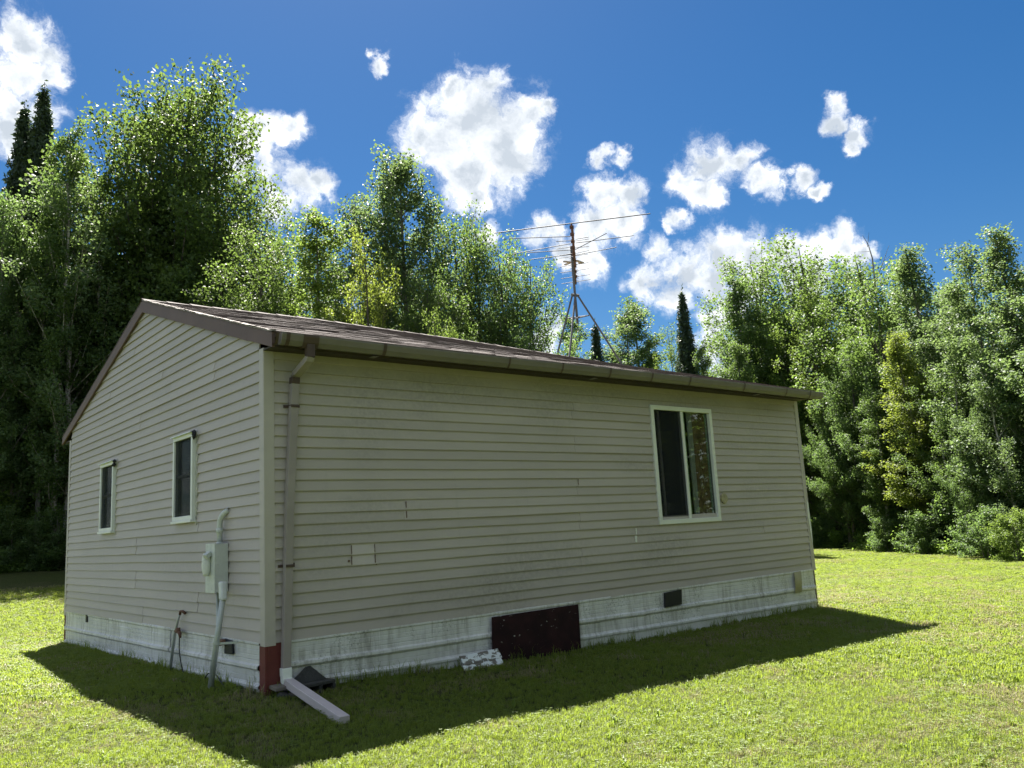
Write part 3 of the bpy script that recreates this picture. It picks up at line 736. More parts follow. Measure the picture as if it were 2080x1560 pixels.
for i in range(rows):   # rear slope, rows only
    y=ROOF_RY+.03-(ROOF_RY-RIDGE_Y)*(i*.13/sl_len)
    if y<RIDGE_Y+.1: break
    for k_ in range(10):
        a=-.05+k_*.89; b=a+.885
        z=roofz((a+b)/2,min(y,ROOF_RY-.001))+.01
        rest.add([(a,y,z-.006),(b,y,z-.006),(b,y-.17,z+.035),(a,y-.17,z+.035),(a,y,z+.003),(b,y,z+.003),(b,y-.17,z+.045),(a,y-.17,z+.045)],bf)
o=rest.build('shingle_field',M_shing,roofo); o['kind']='stuff'
mb=MB()
x=-.06
while x<HL:
    b=min(x+.3,HL+.06)
    z0,z1=roofz(x,RIDGE_Y)+.012,roofz(b,RIDGE_Y)+.012; h_=.008+random.uniform(0,.006)
    mb.add([(x,RIDGE_Y-.13,z0-.042),(b+.03,RIDGE_Y-.13,z1-.042+.0),(b+.03,RIDGE_Y,z1),(x,RIDGE_Y,z0+h_),(x,RIDGE_Y+.13,z0-.042),(b+.03,RIDGE_Y+.13,z1-.042),
            (x,RIDGE_Y-.13,z0-.034+h_*.5)],[(0,1,2,3),(3,2,5,4)])
    x=b
mb.build('ridge_cap',simple('ridge_cap',(.07,.055,.05),.85,.2,10),roofo)
# drip edge along the eave and ragged light edge of the shingles on the rake
mb=MB(); mb.box((XL,ROOF_FY-.016,ZE-.045),(XR,ROOF_FY-.001,ZE-.002)); mb.build('drip_edge',M_strap,roofo)
mb=MB(); r_=np.random.default_rng(3); y=ROOF_FY-.03
while y<RIDGE_Y-.1:
    l_=.09+.06*r_.random(); o_=.058+.018*r_.random(); z=roofz(0,max(y,ROOF_FY)); z2=roofz(0,max(y+l_,ROOF_FY)); h_=.006+.010*r_.random()
    mb.hexa([(-o_,y,z-.004),(-.02,y,z-.001),(-.02,y+l_,z2-.001),(-o_,y+l_,z2-.004),(-o_,y,z+h_),(-.02,y,z+.014),(-.02,y+l_,z2+.014),(-o_,y+l_,z2+h_*.6)]); y+=l_*.95
o=mb.build('shingle_edge',simple('sunlit_shingle_edge',(.27,.235,.21),.7,.4,40),roofo)  # grazing sun on the rake edge painted in as a paler colour
# rake boards (front piece has a joint)
def rake(ya,za,yb,zb,dep,x0,x1,name='rake_board'):
    m_=MB(); m_.hexa([(x0,ya,za-dep[0]),(x1,ya,za-dep[0]),(x1,yb,zb-dep[1]),(x0,yb,zb-dep[1]),(x0,ya,za),(x1,ya,za),(x1,yb,zb),(x0,yb,zb)])
    return m_.build(name,M_fascia,house,bevel=.002)
def zt(y,x=0): return roofz(x,y)-.008
rake(ROOF_FY-.012,zt(ROOF_FY),.285,zt(.285),(.138,.138),-.052,-.024)
rake(.289,zt(.289),RIDGE_Y-.001,zt(RIDGE_Y),(.142,.150),-.050,-.024)
rake(RIDGE_Y+.001,zt(RIDGE_Y),ROOF_RY+.05,zt(ROOF_RY)-.015,(.150,.12),-.050,-.024)
rake(ROOF_FY-.01,zt(ROOF_FY,HL),RIDGE_Y-.001,zt(RIDGE_Y,HL),(.14,.14),HL+.026,HL+.050)
rake(RIDGE_Y+.001,zt(RIDGE_Y,HL),ROOF_RY,zt(ROOF_RY-.01,HL),(.14,.12),HL+.026,HL+.050)
# eave fascia, soffit
mb=MB(); mb.box((-.022,ROOF_FY,ZE-.145),(HL+.024,ROOF_FY+.022,ZE-.092)); mb.build('fascia_board',M_dark,house)
mb=MB(); mb.box((-.022,ROOF_FY+.0225,ZE-.125),(HL+.024,-.0215,ZE-.11)); mb.build('soffit',M_dark,house)
mb=MB(); mb.box((-.022,HW+.0215,ZE-.125),(HL+.024,ROOF_RY-.02,ZE-.11)); mb.build('soffit',M_dark,house)
# gutter as a moulded trough
GP=[(0,.0),(0,-.095),(.055,-.100),(.085,-.060),(.100,-.012),(.100,.006),(.092,.006),(.092,-.010),(.078,-.056),(.052,-.092),(.004,-.088),(.004,0)]
def gutter_piece(xa,xb,mat,name,parent,sc=1.0,drop=0,cap=True):
    m_=MB(); n=len(GP)
    xs=np.linspace(xa,xb,max(2,int((xb-xa)/.8)+1))
    for x in xs:
        dz=-.006*math.sin(x*.9)+drop
        for (o_,z) in GP: m_.v.append((x,ROOF_FY-.0165-o_*sc,ZE-.028+z*sc+dz))
    for i in range(len(xs)-1):
        for j in range(n): m_.f.append((i*n+j,(i+1)*n+j,(i+1)*n+(j+1)%n,i*n+(j+1)%n))
    if cap:
        k=[0,1,2,3,4,5]; m_.f.append(tuple(k)); m_.f.append(tuple((len(xs)-1)*n+q for q in k)[::-1])
    return m_.build(name,mat,parent)
gut=gutter_piece(.0,9.01,M_gut,'gutter',house)
gut['label']='dull metal eaves gutter with brown straps'
def ux(u): return float(ony(u,700+ (u-553)*.092,ROOF_FY-.1)[0])
for u in(563,585,782,1035,1143,1240,1325,1402,1512,1597,1645):
    x=ux(u); ww=.012 if u>1000 else .018
    if u in(563,1645): ww=.012
    gutter_piece(x-ww,x+ww,M_strap,'gutter_strap',gut,1.045,0,False)
xo=ux(632)
gutter_piece(xo-.075,xo+.075,M_strap,'gutter_outlet',gut,1.06,-.004)
for u in(768,1215,1545):
    x=ux(u); mb=MB(); mb.box((x-.03,ROOF_FY-.06,ZE-.150),(x+.03,ROOF_FY+.03,ZE-.147)); mb.build('hanger_clip',M_gut,gut)
# downspout
ds=empty('downspout'); ds.parent=house; ds['label']='taupe rectangular downspout with white elbow at its foot'
def rbeam(pts,wd,dp,mat,name,side=(1,0,0)):
    """rectangular pipe through points, wd along side"""
    m_=MB(); side=np.array(side,float)
    for i,p in enumerate(pts):
        p=np.array(p,float); d=np.array(pts[min(i+1,len(pts)-1)],float)-np.array(pts[max(i-1,0)],float); d/=np.linalg.norm(d)
        s=side-d*np.dot(side,d); s/=np.linalg.norm(s); b=np.cross(d,s)
        for q,t in((-1,-1),(1,-1),(1,1),(-1,1)): m_.v.append(tuple(p+s*wd/2*q+b*dp/2*t))
    for i in range(len(pts)-1):
        for j in range(4): m_.f.append((4*i+j,4*i+(j+1)%4,4*(i+1)+(j+1)%4,4*(i+1)+j))
    m_.f.append((3,2,1,0)); k=4*(len(pts)-1); m_.f.append((k,k+1,k+2,k+3))
    return m_.build(name,mat,ds,bevel=.004)
yg=ROOF_FY-.075
top=np.array([xo,yg,ZE-.125]); xt=float(ony(599,770,-.065)[0]); xb=float(ony(581,1362,-.065)[0])
rbeam([top+(0,0,.02),top+(0,0,-.10)],.078,.06,M_strap,'outlet_tube')
rbeam([top+(0,0,-.09),top+(-.005,.01,-.115),(xt+.01,-.075,2.40),(xt,-.068,2.375)],.074,.056,M_pipe,'offset_pipe')
rbeam([(xt,-.062,2.372),(xt-.002,-.062,2.31)],.080,.062,M_strap,'elbow_collar')
rbeam([(xt-.001,-.060,2.325),((xt+xb)/2-.01,-.055,1.1),(xb,-.062,-.225)],.074,.056,M_pipe,'down_pipe')
rbeam([(xb,-.062,-.215),(xb,-.062,-.262),(xb,-.062,-.285)],.086,.068,M_pvc,'elbow')
rbeam([(xb,-.062,-.265),(xb,-.068,-.315),(xb+.012,-.10,-.345)],.082,.066,M_pvc,'elbow')
fx=onz(700,1470,-.49); 
rbeam([(xb+.008,-.09,-.335),(float(fx[0]),float(fx[1]),-.468)],.084,.066,M_pipe2,'outfall_pipe')
for z in(2.10,.655):
    xx=xt+(xb-xt)*(2.3-z)/2.5; mb=MB(); mb.box((xx-.085,-.022,z-.012),(xx-.037,-.016,z+.014)); mb.box((xx-.040,-.094,z-.012),(xx+.040,-.088,z+.012)); mb.box((xx+.037,-.022,z-.002),(xx+.075,-.016,z+.024)); mb.box((xx-.041,-.094,z-.012),(xx-.038,-.018,z+.012))
    mb.build('pipe_bracket',M_strap,ds)
# ------------------------------------------------------------------ meter box with its conduits (fixed on the gable wall)
mt=empty('meter_box',(0,.95,.4)); tag(mt,'pale grey electrical meter box with bent conduits on the gable wall','meter box')
def MP(b,name,mat,bev=.0,smooth=False):
    o=b.build(name,mat,None,bevel=bev,smooth=smooth); o.parent=mt; o.matrix_parent_inverse=Matrix.Translation((0,-.95,-.4)); return o
mb=MB(); mb.box((-.145,.82,.43),(-.018,1.055,.885)); MP(mb,'cabinet',M_greypaint,.004)
mb=MB(); mb.box((-.150,.818,.425),(-.1455,1.058,.89)); MP(mb,'cabinet_door',M_greypaint,.003)
mb=MB(); mb.tube([(-.15,.945,.60),(-.175,.945,.60),(-.215,.945,.60),(-.225,.945,.60)],[.085,.085,.075,.05],16)
mb=MB()
for i in range(9):
    pass
pts=[];rad=[]
for i in range(9):
    t=i/8; pts.append((-.185,.945,.585+.215*t)); rad.append(.036*math.sin(math.pi*(.12+.76*t))**.5*1.15)
mb.tube(pts,rad,12); MP(mb,'meter_cover',M_white,0,True)
mb=MB(); mb.beam((-.16,.92,.80),(-.21,.90,.765),.05,.045); MP(mb,'latch',M_greypaint,.003)
q=[(-.06,.93,.885),(-.06,.93,1.06),(-.06,.925,1.10),(-.052,.90,1.145),(-.035,.865,1.18),(-.014,.83,1.20)]
mb=MB(); mb.tube(q,.027,12); MP(mb,'top_conduit',M_greypaint,0,True)
mb=MB(); mb.tube([(-.06,.93,.985),(-.06,.93,1.03)],.034,12); mb.tube([(-.06,.93,.886),(-.06,.93,.90)],.034,12); MP(mb,'conduit_coupling',M_greypaint,0,True)
pt=onx(453,1219,-.19); pbot=onx(425,1404,-.24)
tp=onx(452,1181,-.17)
mb=MB(); mb.hexa([tuple(np.array(pt)+(-.03,-.04,0)),tuple(np.array(pt)+(-.03,.04,0)),tuple(np.array(pt)+(.03,.04,0)),tuple(np.array(pt)+(.03,-.04,0)),tuple(np.array(tp)+(-.03,-.04,0)),tuple(np.array(tp)+(-.03,.04,0)),tuple(np.array(tp)+(.03,.04,0)),tuple(np.array(tp)+(.03,-.04,0))]); MP(mb,'conduit_body',M_greypaint,.016)
mb=MB(); mb.tube([np.array(pt)+(0,0,.02),np.array(pt)*.5+np.array(pbot)*.5,np.array(pbot)+(0,0,-.06)],.027,12); MP(mb,'riser_conduit',M_grey,0,True)
c_=np.array(pt)*.52+np.array(pbot)*.48
mb=MB(); mb.tube([c_+(0,0,.015),c_-(0,0,.01)],.033,12); mb.beam(c_,(c_[0]+.16,c_[1]-.1,c_[2]),.015,.02); MP(mb,'pipe_clamp',M_grey)
mb=MB(); mb.tube([(-.045,1.01,.43),(-.045,1.02,.02),(-.045,1.02,-.05)],.015,10); MP(mb,'thin_conduit',M_grey,0,True)
mb=MB(); mb.tube([(-.05,.98,-.02),(-.07,.90,-.03),(-.06,.82,-.02),(-.05,.80,-.05)],[.018,.022,.02,.014],8); mb.tube([(-.055,.97,-.05),(-.075,.88,-.055),(-.05,.80,-.04)],.012,8); MP(mb,'cable_bundle',M_rust)
# standpipe
sp_=empty('standpipe',(-.05,2.32,-.45)); tag(sp_,'thin rusty water standpipe with a tap leaning on the gable skirting','pipe')
def SPp(b,name,mat):
    o=b.build(name,mat,None,smooth=True); o.parent=sp_; o.matrix_parent_inverse=Matrix.Translation((.05,-2.32,.45)); return o
mb=MB(); mb.tube([(-.07,2.34,-.52),(-.06,2.19,-.02),(-.055,2.12,.10),(-.052,2.06,.195)],[.017,.016,.012,.012],8); SPp(mb,'pipe',M_grey)
mb=MB(); mb.tube([(-.052,2.065,.17),(-.052,2.05,.205),(-.04,2.02,.205),(-.02,1.99,.18)],.014,8); SPp(mb,'hook',M_rust)
mb=MB(); mb.tube([(-.06,2.16,.0),(-.07,2.05,.0),(-.075,1.99,-.02),(-.075,1.98,-.06)],[.02,.022,.018,.012],8); mb.tube([(-.075,2.04,.0),(-.075,2.04,.04)],.02,8); SPp(mb,'tap',M_rust)
# black cables on the ground by the gable
def cable(pts,label,r=.006,n=24):
    P=np.array(pts,float); t=np.linspace(0,len(P)-1,n); Q=np.stack([np.interp(t,range(len(P)),P[:,k]) for k in range(3)],1)
    for _ in range(4): Q[1:-1]=.25*Q[:-2]+.5*Q[1:-1]+.25*Q[2:]
    m_=MB(); m_.tube(Q,r,6); return tag(m_.build('cable',M_cable,None,smooth=True),label,'cable')
cable([(-.05,2.08,-.04),(-.045,2.10,-.20),(-.05,2.02,-.33),(-.06,1.86,-.46)],'thin black cable hanging from the standpipe tap')
cable([(-.10,1.25,-.47),(-.08,1.22,-.36),(-.07,1.12,-.325),(-.07,.95,-.34),(-.10,.75,-.39),(-.12,.6,-.44)],'black cable arching over the grass behind the leaning conduit')
# ------------------------------------------------------------------ things leaning on the skirting
pn=MB(); yb=-.17
pv=[(2.42,-.085,-.62),(3.70,-.080,-.62),(3.73,-.052,-.025),(2.47,-.052,-.035)]
pn.hexa([pv[0],pv[1],(3.70,-.065,-.62),(2.42,-.070,-.62),pv[3],pv[2],(3.73,-.037,-.025),(2.47,-.037,-.035)])
tag(pn.build('plywood_panel',M_chip,None,bevel=.003),'dark maroon plywood panel with chipped paint covering the skirting gap','panel')
bd=empty('leaning_board',(2.22,-.2,-.53)); tag(bd,'short board with peeling white paint leaning beside the maroon panel','board')
for k_,(za,zb,ya,yb_) in enumerate(((0.0,.085,-.035,.012),(.089,.175,.013,.058))):
    mb=MB(); mb.hexa([(-.24,ya,za),(.25,ya,za+.01),(.25,ya+.02,za+.01),(-.24,ya+.02,za),(-.255,yb_,zb),(.235,yb_,zb+.01),(.235,yb_+.02,zb+.01),(-.255,yb_+.02,zb)])
    mb.build('plank',M_peel,bd,bevel=.003)
# concrete block with core holes and broken slab
cb=empty('concrete_block',(.38,-.17,-.5),R(8)); cb.scale=(.78,.8,.85); tag(cb,'dark weathered hollow concrete block on its side behind the outfall pipe','concrete block')
mb=MB(); t_=.035
mb.box((-.20,-.10,.14),(.20,.10,.175)); mb.box((-.20,-.10,-.03),(.20,.10,.0)); mb.box((-.20,-.10,0),(-.165,.10,.14)); mb.box((.165,-.10,0),(.20,.10,.14)); mb.box((-.02,-.10,0),(.02,.10,.14))
mb.build('block_shell',M_conc,cb,bevel=.008)
mb=MB(); mb.hexa([(.14,-.19,-.352),(.50,-.15,-.350),(.52,-.09,-.350),(.16,-.09,-.352),(.33,-.075,-.235),(.38,-.07,-.23),(.39,-.05,-.23),(.34,-.05,-.235)])
tag(mb.build('broken_slab',simple('slab_dark',(.035,.036,.034),.9,.3,15,.6),None,bevel=.006),'broken piece of dark slab propped on the concrete block','slab')
mb=MB(); mb.hexa([(.015,-.16,-.385),(.26,-.15,-.385),(.26,-.025,-.375),(.015,-.025,-.375),(.015,-.16,-.355),(.24,-.15,-.35),(.26,-.025,-.34),(.015,-.025,-.345)])
tag(mb.build('wood_offcut',M_wood,None,bevel=.004),'grey weathered wood offcut under the white downspout elbow','wood')
for k_,(x,y,z,s,lb) in enumerate(((.09,-.13,-.45,.07,'rough stone directly under the wood offcut by the red corner board'),(.20,-.16,-.455,.085,'larger pale stone under the outer end of the wood offcut'))):
    me=bpy.data.meshes.new('stone'); import bmesh
    bm=bmesh.new(); bmesh.ops.create_icosphere(bm,subdivisions=2,radius=s)
    r=np.random.default_rng(k_)
    for v in bm.verts: v.co*=(1+.18*r.normal()); v.co.z*=.75; 
    bm.to_mesh(me); bm.free(); o=link('stone',me,M_wood if k_ else M_conc); o.location=(x,y,z); tag(o,lb,'stone')
# ------------------------------------------------------------------ antenna
an=empty('tv_antenna',(7.65,3.6,roofz(7.65,3.6))); tag(an,'tall rooftop television antenna with long rods on a tripod mast','antenna')
AI=Matrix.Translation(-Vector(an.location))
def AP(b,name,mat):
    o=b.build(name,mat,None); o.parent=an; o.matrix_parent_inverse=AI; return o
ym=3.60
mtop=ony(1160,500,ym); mbot=ony(1173.3,657,ym); col_=ony(1168,600,ym)
mb=MB(); mb.tube([mbot,col_,mtop],.024,8); AP(mb,'mast',M_mast)
fa=ony(1156,717,3.30); fb=ony(1133,716,3.80); fc=ony(1263,729,3.42)
fa[2]=roofz(fa[0],fa[1])+.01; fb2=fb.copy(); fc[2]=roofz(fc[0],fc[1])+.01
for f_,tp_ in((fa,col_+(-.02,-.03,0)),(fb,col_+(-.06,.02,-.02)),(fc,col_+(.08,.0,0))):
    mb=MB(); mb.tube([f_,tp_],.019,6); AP(mb,'leg',M_mast)
mb=MB(); mb.tube([col_+(-.08,0,0),col_+(.09,0,.01)],.03,6); AP(mb,'collar',M_mast)
def lerp(a,b,t): return np.array(a)*(1-t)+np.array(b)*t
ma,mc,mbb=lerp(col_,fa,.40),lerp(col_,fc,.285),lerp(col_,fb,.40)
mb=MB(); mb.tube([mbb,ma],.010,5); mb.tube([ma,mc],.014,5); mb.tube([mbb,mc],.010,5); AP(mb,'brace',M_mast)
ZB=5.80
def zp(a,b): return onz(960+a/4.3325,400+b/4.3325,ZB)
bn_=zp(869,235); bf_=zp(910,765)
mb=MB(); mb.beam(bn_,bf_,.030,.030); AP(mb,'boom',M_boom)
mb=MB(); mb.beam(zp(880,240)+(0,0,-.10),zp(905,560)+(0,0,-.10),.018,.018); AP(mb,'feed_boom',M_boom)
ELS=[((190,318),(1565,147),.010),((318,366),(860,348),.008),((905,372),(1020,353),.007),((735,392),(870,385),.007),((360,500),(866,410),.008),((905,405),(1418,340),.008),
((900,388),(1025,369),.006),((470,492),(866,466),.008),((905,462),(1178,320),.008),((740,458),(866,440),.006),((905,447),(1025,435),.006),((515,550),(870,505),.008),((905,497),(1025,470),.006),((750,520),(870,500),.006),((905,512),(1265,443),.008),((765,540),(1012,503),.006),
((768,617),(1020,577),.007),((772,668),(1025,630),.007),((778,720),(1032,682),.007),((783,765),(1038,726),.007)]
for a,b,r_ in ELS:
    mb=MB(); mb.tube([zp(*a),zp(*b)],r_*.95,5); AP(mb,'antenna_rod',M_rod)
for i in range(9):
    p=lerp(bn_,bf_,.05+.1*i)
    mb=MB(); mb.box(tuple(p-(.03,.02,.03)),tuple(p+(.03,.02,.03))); AP(mb,'insulator',M_boom)
for a,b,c3 in(((800,568),(868,575),(812,598)),((915,560),(972,580),(930,580))):
    P0,P1,P2=zp(*a),zp(*b),zp(*c3); d_=np.array((0,0,.03))
    mb=MB(); mb.beam(P0,P1,.05,.02); mb.beam(P2,P1,.05,.02); AP(mb,'reflector_wing',simple('bare_aluminium',(.55,.45,.38),.4,metal=.3))
for i in range(14):
    p=lerp(zp(885,540),bf_,i/14.); mb=MB(); mb.tube([p+(-.05,.05,0),p+(.05,-.05,0)],.005,4); AP(mb,'short_rod',M_rod)
# ------------------------------------------------------------------ trees
def leaf_quads(P,l,wd,r,up=.4,droop=0.,fold=.2):
    n=len(P); N=r.normal(size=(n,3)); N[:,2]=np.abs(N[:,2])+up; N/=np.linalg.norm(N,axis=1)[:,None]
    T=r.normal(size=(n,3)); T[:,2]-=droop; T-=N*(T*N).sum(1)[:,None]; T/=np.linalg.norm(T,axis=1)[:,None]+1e-9
    Bv=np.cross(N,T); L=(l*r.uniform(.6,1.2,n))[:,None]; Wd=(wd*r.uniform(.7,1.2,n))[:,None]
    V=np.stack([P,P+T*L*.45+Bv*Wd*.5+N*Wd*fold,P+T*L,P+T*L*.45-Bv*Wd*.5+N*Wd*fold],1).reshape(-1,3)
    return V
def tree_proto(seed,H,Rm,hb,prof,nbr,nleaf,leaf=(.10,.085),sig=.13,droop=.3,lean=.0,trunk_r=.11,up_ang=(1.1,.45),multi=1,nsec=7,sec=.42,gap=.12,even=0):
    """trunk(s), limbs, branchlets and leaf sprays along the branchlets"""
    r=np.random.default_rng(seed); tr=MB(); cl=[]; stems=[]
    for s in range(multi):
        a0=s*2.4+seed; off=np.array([math.cos(a0),math.sin(a0),0])*.12*(multi>1); ln=np.array([r.normal(0,lean),r.normal(0,lean),0])+np.array([math.cos(a0),math.sin(a0),0])*(.06*(multi>1))
        Hs=H*(1 if s==0 else (.95 if even else r.uniform(.82,.95))); npt=10; wob=np.cumsum(r.normal(0,.045,(npt,2)),0)*(H/10); P=[];Rd=[]
        for i in range(npt):
            t=i/(npt-1); P.append(np.array([off[0]+ln[0]*H*t+wob[i,0],off[1]+ln[1]*H*t+wob[i,1],Hs*.97*t-.2*(i==0)])); Rd.append(trunk_r*(1-t)**.85+.010+(.25*trunk_r if i==0 else 0))
        stems.append((np.array(P),Hs)); tr.tube(P,Rd,8,cap=False)
    def stem_at(P,Hs,z):
        t=np.clip(z/(Hs*.97),0,1)*(len(P)-1); i=int(min(t,len(P)-2)); return P[i]*(1-(t-i))+P[i+1]*(t-i)
    def spray(o_,d,L,wt):
        """a branchlet with leaves strung along it"""
        tip=o_+d*L+np.array([0,0,-.10*L]); 
        if r.random()<.6: tr.tube([o_,(o_+tip)/2+r.normal(0,.04,3)*L,tip],[.007,.005,.002],3,cap=False)
        for k in range(max(3,int(L*9))):
            s=.15+.85*(k+r.random())/max(3,int(L*9)); cl.append((o_*(1-s)+tip*s+r.normal(0,.05,3),wt*(1.15-.5*s)))
    for b in range(nbr):
        P,Hs=stems[b%multi]
        t=((b+.5)/nbr)**.97; zt_=hb+(Hs-hb)*t
        Rr=prof(t)*Rm*(r.uniform(.72,1.08) if even else r.choice([.55,.8,.95,1.05,1.18],p=[.15,.25,.25,.2,.15])); az=b*2.39996+r.normal(0,.4)
        ang=up_ang[1]+(up_ang[0]-up_ang[1])*t+r.normal(0,.12)
        rise=min(Rr*math.tan(min(ang,1.2)),zt_-hb*.5); o_=stem_at(P,Hs,max(hb*.5,zt_-rise))
        tip=stem_at(P,Hs,min(zt_,Hs*.95))+np.array([math.cos(az)*Rr,math.sin(az)*Rr,r.normal(0,.2)])
        tip[2]=min(tip[2],Hs*.985); ax=tip-o_; ln_=np.linalg.norm(ax)+1e-6; ax/=ln_
        mid=(o_+tip)/2+np.array([0,0,-.07*Rr])+r.normal(0,.05,3)*Rr
        br=max(.008,trunk_r*.34*(1-t*.7)); tr.tube([o_,mid,tip],[br,br*.6,br*.25],5,cap=False)
        ns=max(3,int(nsec*(.4+.6*Rr/Rm)))
        for c in range(ns):
            if r.random()<gap: continue
            s=.22+.78*(c+r.random())/ns; q=(o_*(1-s)+mid*s)*(1-s)+(mid*(1-s)+tip*s)*s
            d=ax*.6+r.normal(0,.62,3)+np.array([0,0,.38]); d/=np.linalg.norm(d)
            spray(q,d,(sec*(.5+.5*Rr/Rm)*r.uniform(.6,1.35))*(1.2-.45*s)*min(1.6,max(.8,H/8)),r.uniform(.5,1.5)*(.4+.6*Rr/Rm))
        d=ax+np.array([0,0,.5]); d/=np.linalg.norm(d); spray(tip,d,.35,1.2*(.25+.75*Rr/Rm))
    for P,Hs in stems:
        for k in range(6):
            q=stem_at(P,Hs,Hs*(.82+.025*k)); a=r.uniform(0,6.28); d=np.array([math.cos(a)*.3,math.sin(a)*.3,.95]); spray(q,d,.32,.35)
    C=np.array([c[0] for c in cl]); Wt=np.array([c[1] for c in cl]); Wt/=Wt.sum()
    idx=r.choice(len(C),nleaf,p=Wt); dd=r.normal(0,1,(nleaf,3)); dd*=np.minimum(1,1.7/np.maximum(np.linalg.norm(dd,axis=1),.01))[:,None]
    V=leaf_quads(C[idx]+dd*sig*np.array([1,1,.8]),leaf[0],leaf[1],r,droop=droop)
    return tr.mesh('trunk'),npmesh('crown',V,np.arange(len(V)).reshape(-1,4))
def spruce_proto(seed,H,Rm,nw,nleaf,hb=.3):
    r=np.random.default_rng(seed); tr=MB(); tr.tube([(0,0,-.2),(0.02,0,H*.5),(0,0,H)],[.12,.07,.008],7,cap=False)
    Ps=[];Ts=[]
    for i in range(nw):
        t=i/nw; z=hb+(H-hb-.15)*t; nb=8 if t<.9 else 5
        for k in range(nb):
            az=k*2*math.pi/nb+i*.9+r.normal(0,.2); Rr=Rm*(1-t)**.8*r.uniform(.65,1.15)+.06
            d=np.array([math.cos(az),math.sin(az),0.]); s=r.random(int(max(8,nleaf*Rr/(nw*nb*Rm*.5))))**.8
            zz=-.28*Rr*s+.22*Rr*s*s*1.4
            side=r.normal(0,1,len(s))*.20*Rr*(1-s*.7)+0
            P=np.stack([d[0]*Rr*s-d[1]*side,d[1]*Rr*s+d[0]*side,z+zz+r.normal(0,.03,len(s))-np.abs(side)*.25],1); Ps.append(P)
            tr.tube([(0,0,z),(d[0]*Rr*.6,d[1]*Rr*.6,z-.12*Rr),(d[0]*Rr,d[1]*Rr,z-.0)],[.012,.008,.003],3,cap=False)
    for k in range(20): Ps.append(np.array([[r.normal(0,.02),r.normal(0,.02),H-.5+.5*k/20]]))
    P=np.concatenate(Ps); P[:,2]+=r.normal(0,.06,len(P)); V=leaf_quads(P,.17,.055,r,up=.2,droop=.3,fold=.3)
    return tr.mesh('trunk'),npmesh('crown',V,np.arange(len(V)).reshape(-1,4))
dome=lambda t:max(.12,math.sin(math.pi*min(1,(.16+.80*t)))**.75)
egg=lambda t:max(.10,(1-t)**.55*min(1,.55+1.6*t))
cone=lambda t:max(.08,(1-t)**.9*min(1,.6+2.5*t)*1.05)
col=lambda t:max(.12,min(1,.5+3*t)*(1-t**2.6)**.7)
PR={}
PR['maple']=tree_proto(11,12,2.75,2.0,lambda t:max(.34,min(1,.85+.8*t)*(1-t**4.2)**.6),190,140000,(.108,.10),.21,.4,.0,.16,(1.15,.5),multi=2,nsec=10,sec=.6,gap=.06,even=1)
PR['aspen1']=tree_proto(21,10,1.75,1.8,cone,56,32000,(.075,.07),.13,.5,.01,.09,(1.15,.6),nsec=8)
PR['aspen_point']=tree_proto(27,10,2.3,1.6,lambda t:max(.10,min(1,.75+1.2*t)*(1-t)**.62),96,50000,(.08,.075),.14,.5,.01,.10,(1.15,.6),nsec=9,gap=.08,even=1)
PR['poplar_dense']=tree_proto(33,10,2.5,1.5,dome,120,68000,(.085,.08),.19,.4,.01,.13,(1.05,.45),multi=2,nsec=10,sec=.6,gap=.06,even=1)
PR['aspen2']=tree_proto(22,10,1.45,2.2,col,50,28000,(.075,.07),.13,.5,.02,.08,(1.2,.7),nsec=7)
PR['aspen3']=tree_proto(23,10,1.3,1.6,egg,42,20000,(.075,.07),.12,.5,.02,.07,(1.2,.7),nsec=6,gap=.25)
PR['poplar1']=tree_proto(31,10,2.6,2.2,dome,64,46000,(.085,.08),.17,.4,.01,.13,(1.05,.45),multi=2,nsec=10,sec=.55,gap=.15)
PR['poplar2']=tree_proto(32,10,2.3,1.8,dome,62,44000,(.085,.08),.16,.4,.02,.11,(1.1,.55),multi=3,nsec=9,sec=.5,gap=.15)
PR['birch']=tree_proto(41,9,1.8,1.6,dome,50,27000,(.075,.06),.14,.7,.02,.06,(1.1,.5),multi=2,nsec=8,gap=.15)
PR['bush']=tree_proto(51,3,1.2,.3,dome,26,8000,(.10,.08),.13,.3,.02,.02,(.9,.3),multi=3)
PR['bush2']=tree_proto(52,3,1.0,.2,egg,24,7000,(.09,.07),.13,.3,.02,.02,(.9,.3),multi=2)
PR['spruce']=spruce_proto(61,10,1.45,50,60000)
PR['spruce2']=spruce_proto(62,10,1.25,46,34000)
MATS={'poplar_dense':(B_dark,L_pop),'aspen_point':(B_grey,L_aspen),'maple':(B_dark,L_maple),'aspen1':(B_grey,L_aspen),'aspen2':(B_grey,L_aspen),'aspen3':(B_grey,L_pop),'poplar1':(B_dark,L_pop),'poplar2':(B_dark,L_pop),'birch':(B_birch,L_aspen),'bush':(B_grey,L_pop),'bush2':(B_grey,L_dark),'spruce':(B_dark,L_spruce),'spruce2':(B_dark,L_spruce)}
for k_,(tm,cm) in PR.items(): tm.materials.append(MATS[k_][0]); cm.materials.append(MATS[k_][1])
PH={k_:(12 if k_=='maple' else 9 if k_=='birch' else 3 if k_.startswith('bush') else 10) for k_ in PR}
def matslot(o,mat):
    o.material_slots[0].link='OBJECT'; o.material_slots[0].material=mat
def tree(kind,x,y,H,ws,rz,name,label,cat='tree',group=None,leaf=None,bark=None,sink=.0,lean=0):
    z=float(gz(x,y)); root=empty(name,(x,y,z-sink),rz); root.rotation_euler=(lean,0,rz); s=H/PH[kind]; root.scale=(s*ws,s*ws,s)
    tag(root,label,cat,group)
    for nm,me,mt_ in(('trunk',PR[kind][0],bark),('crown',PR[kind][1],leaf)):
        o=bpy.data.objects.new(nm,me); COL.objects.link(o); o.parent=root
        if mt_: matslot(o,mt_)
    return root
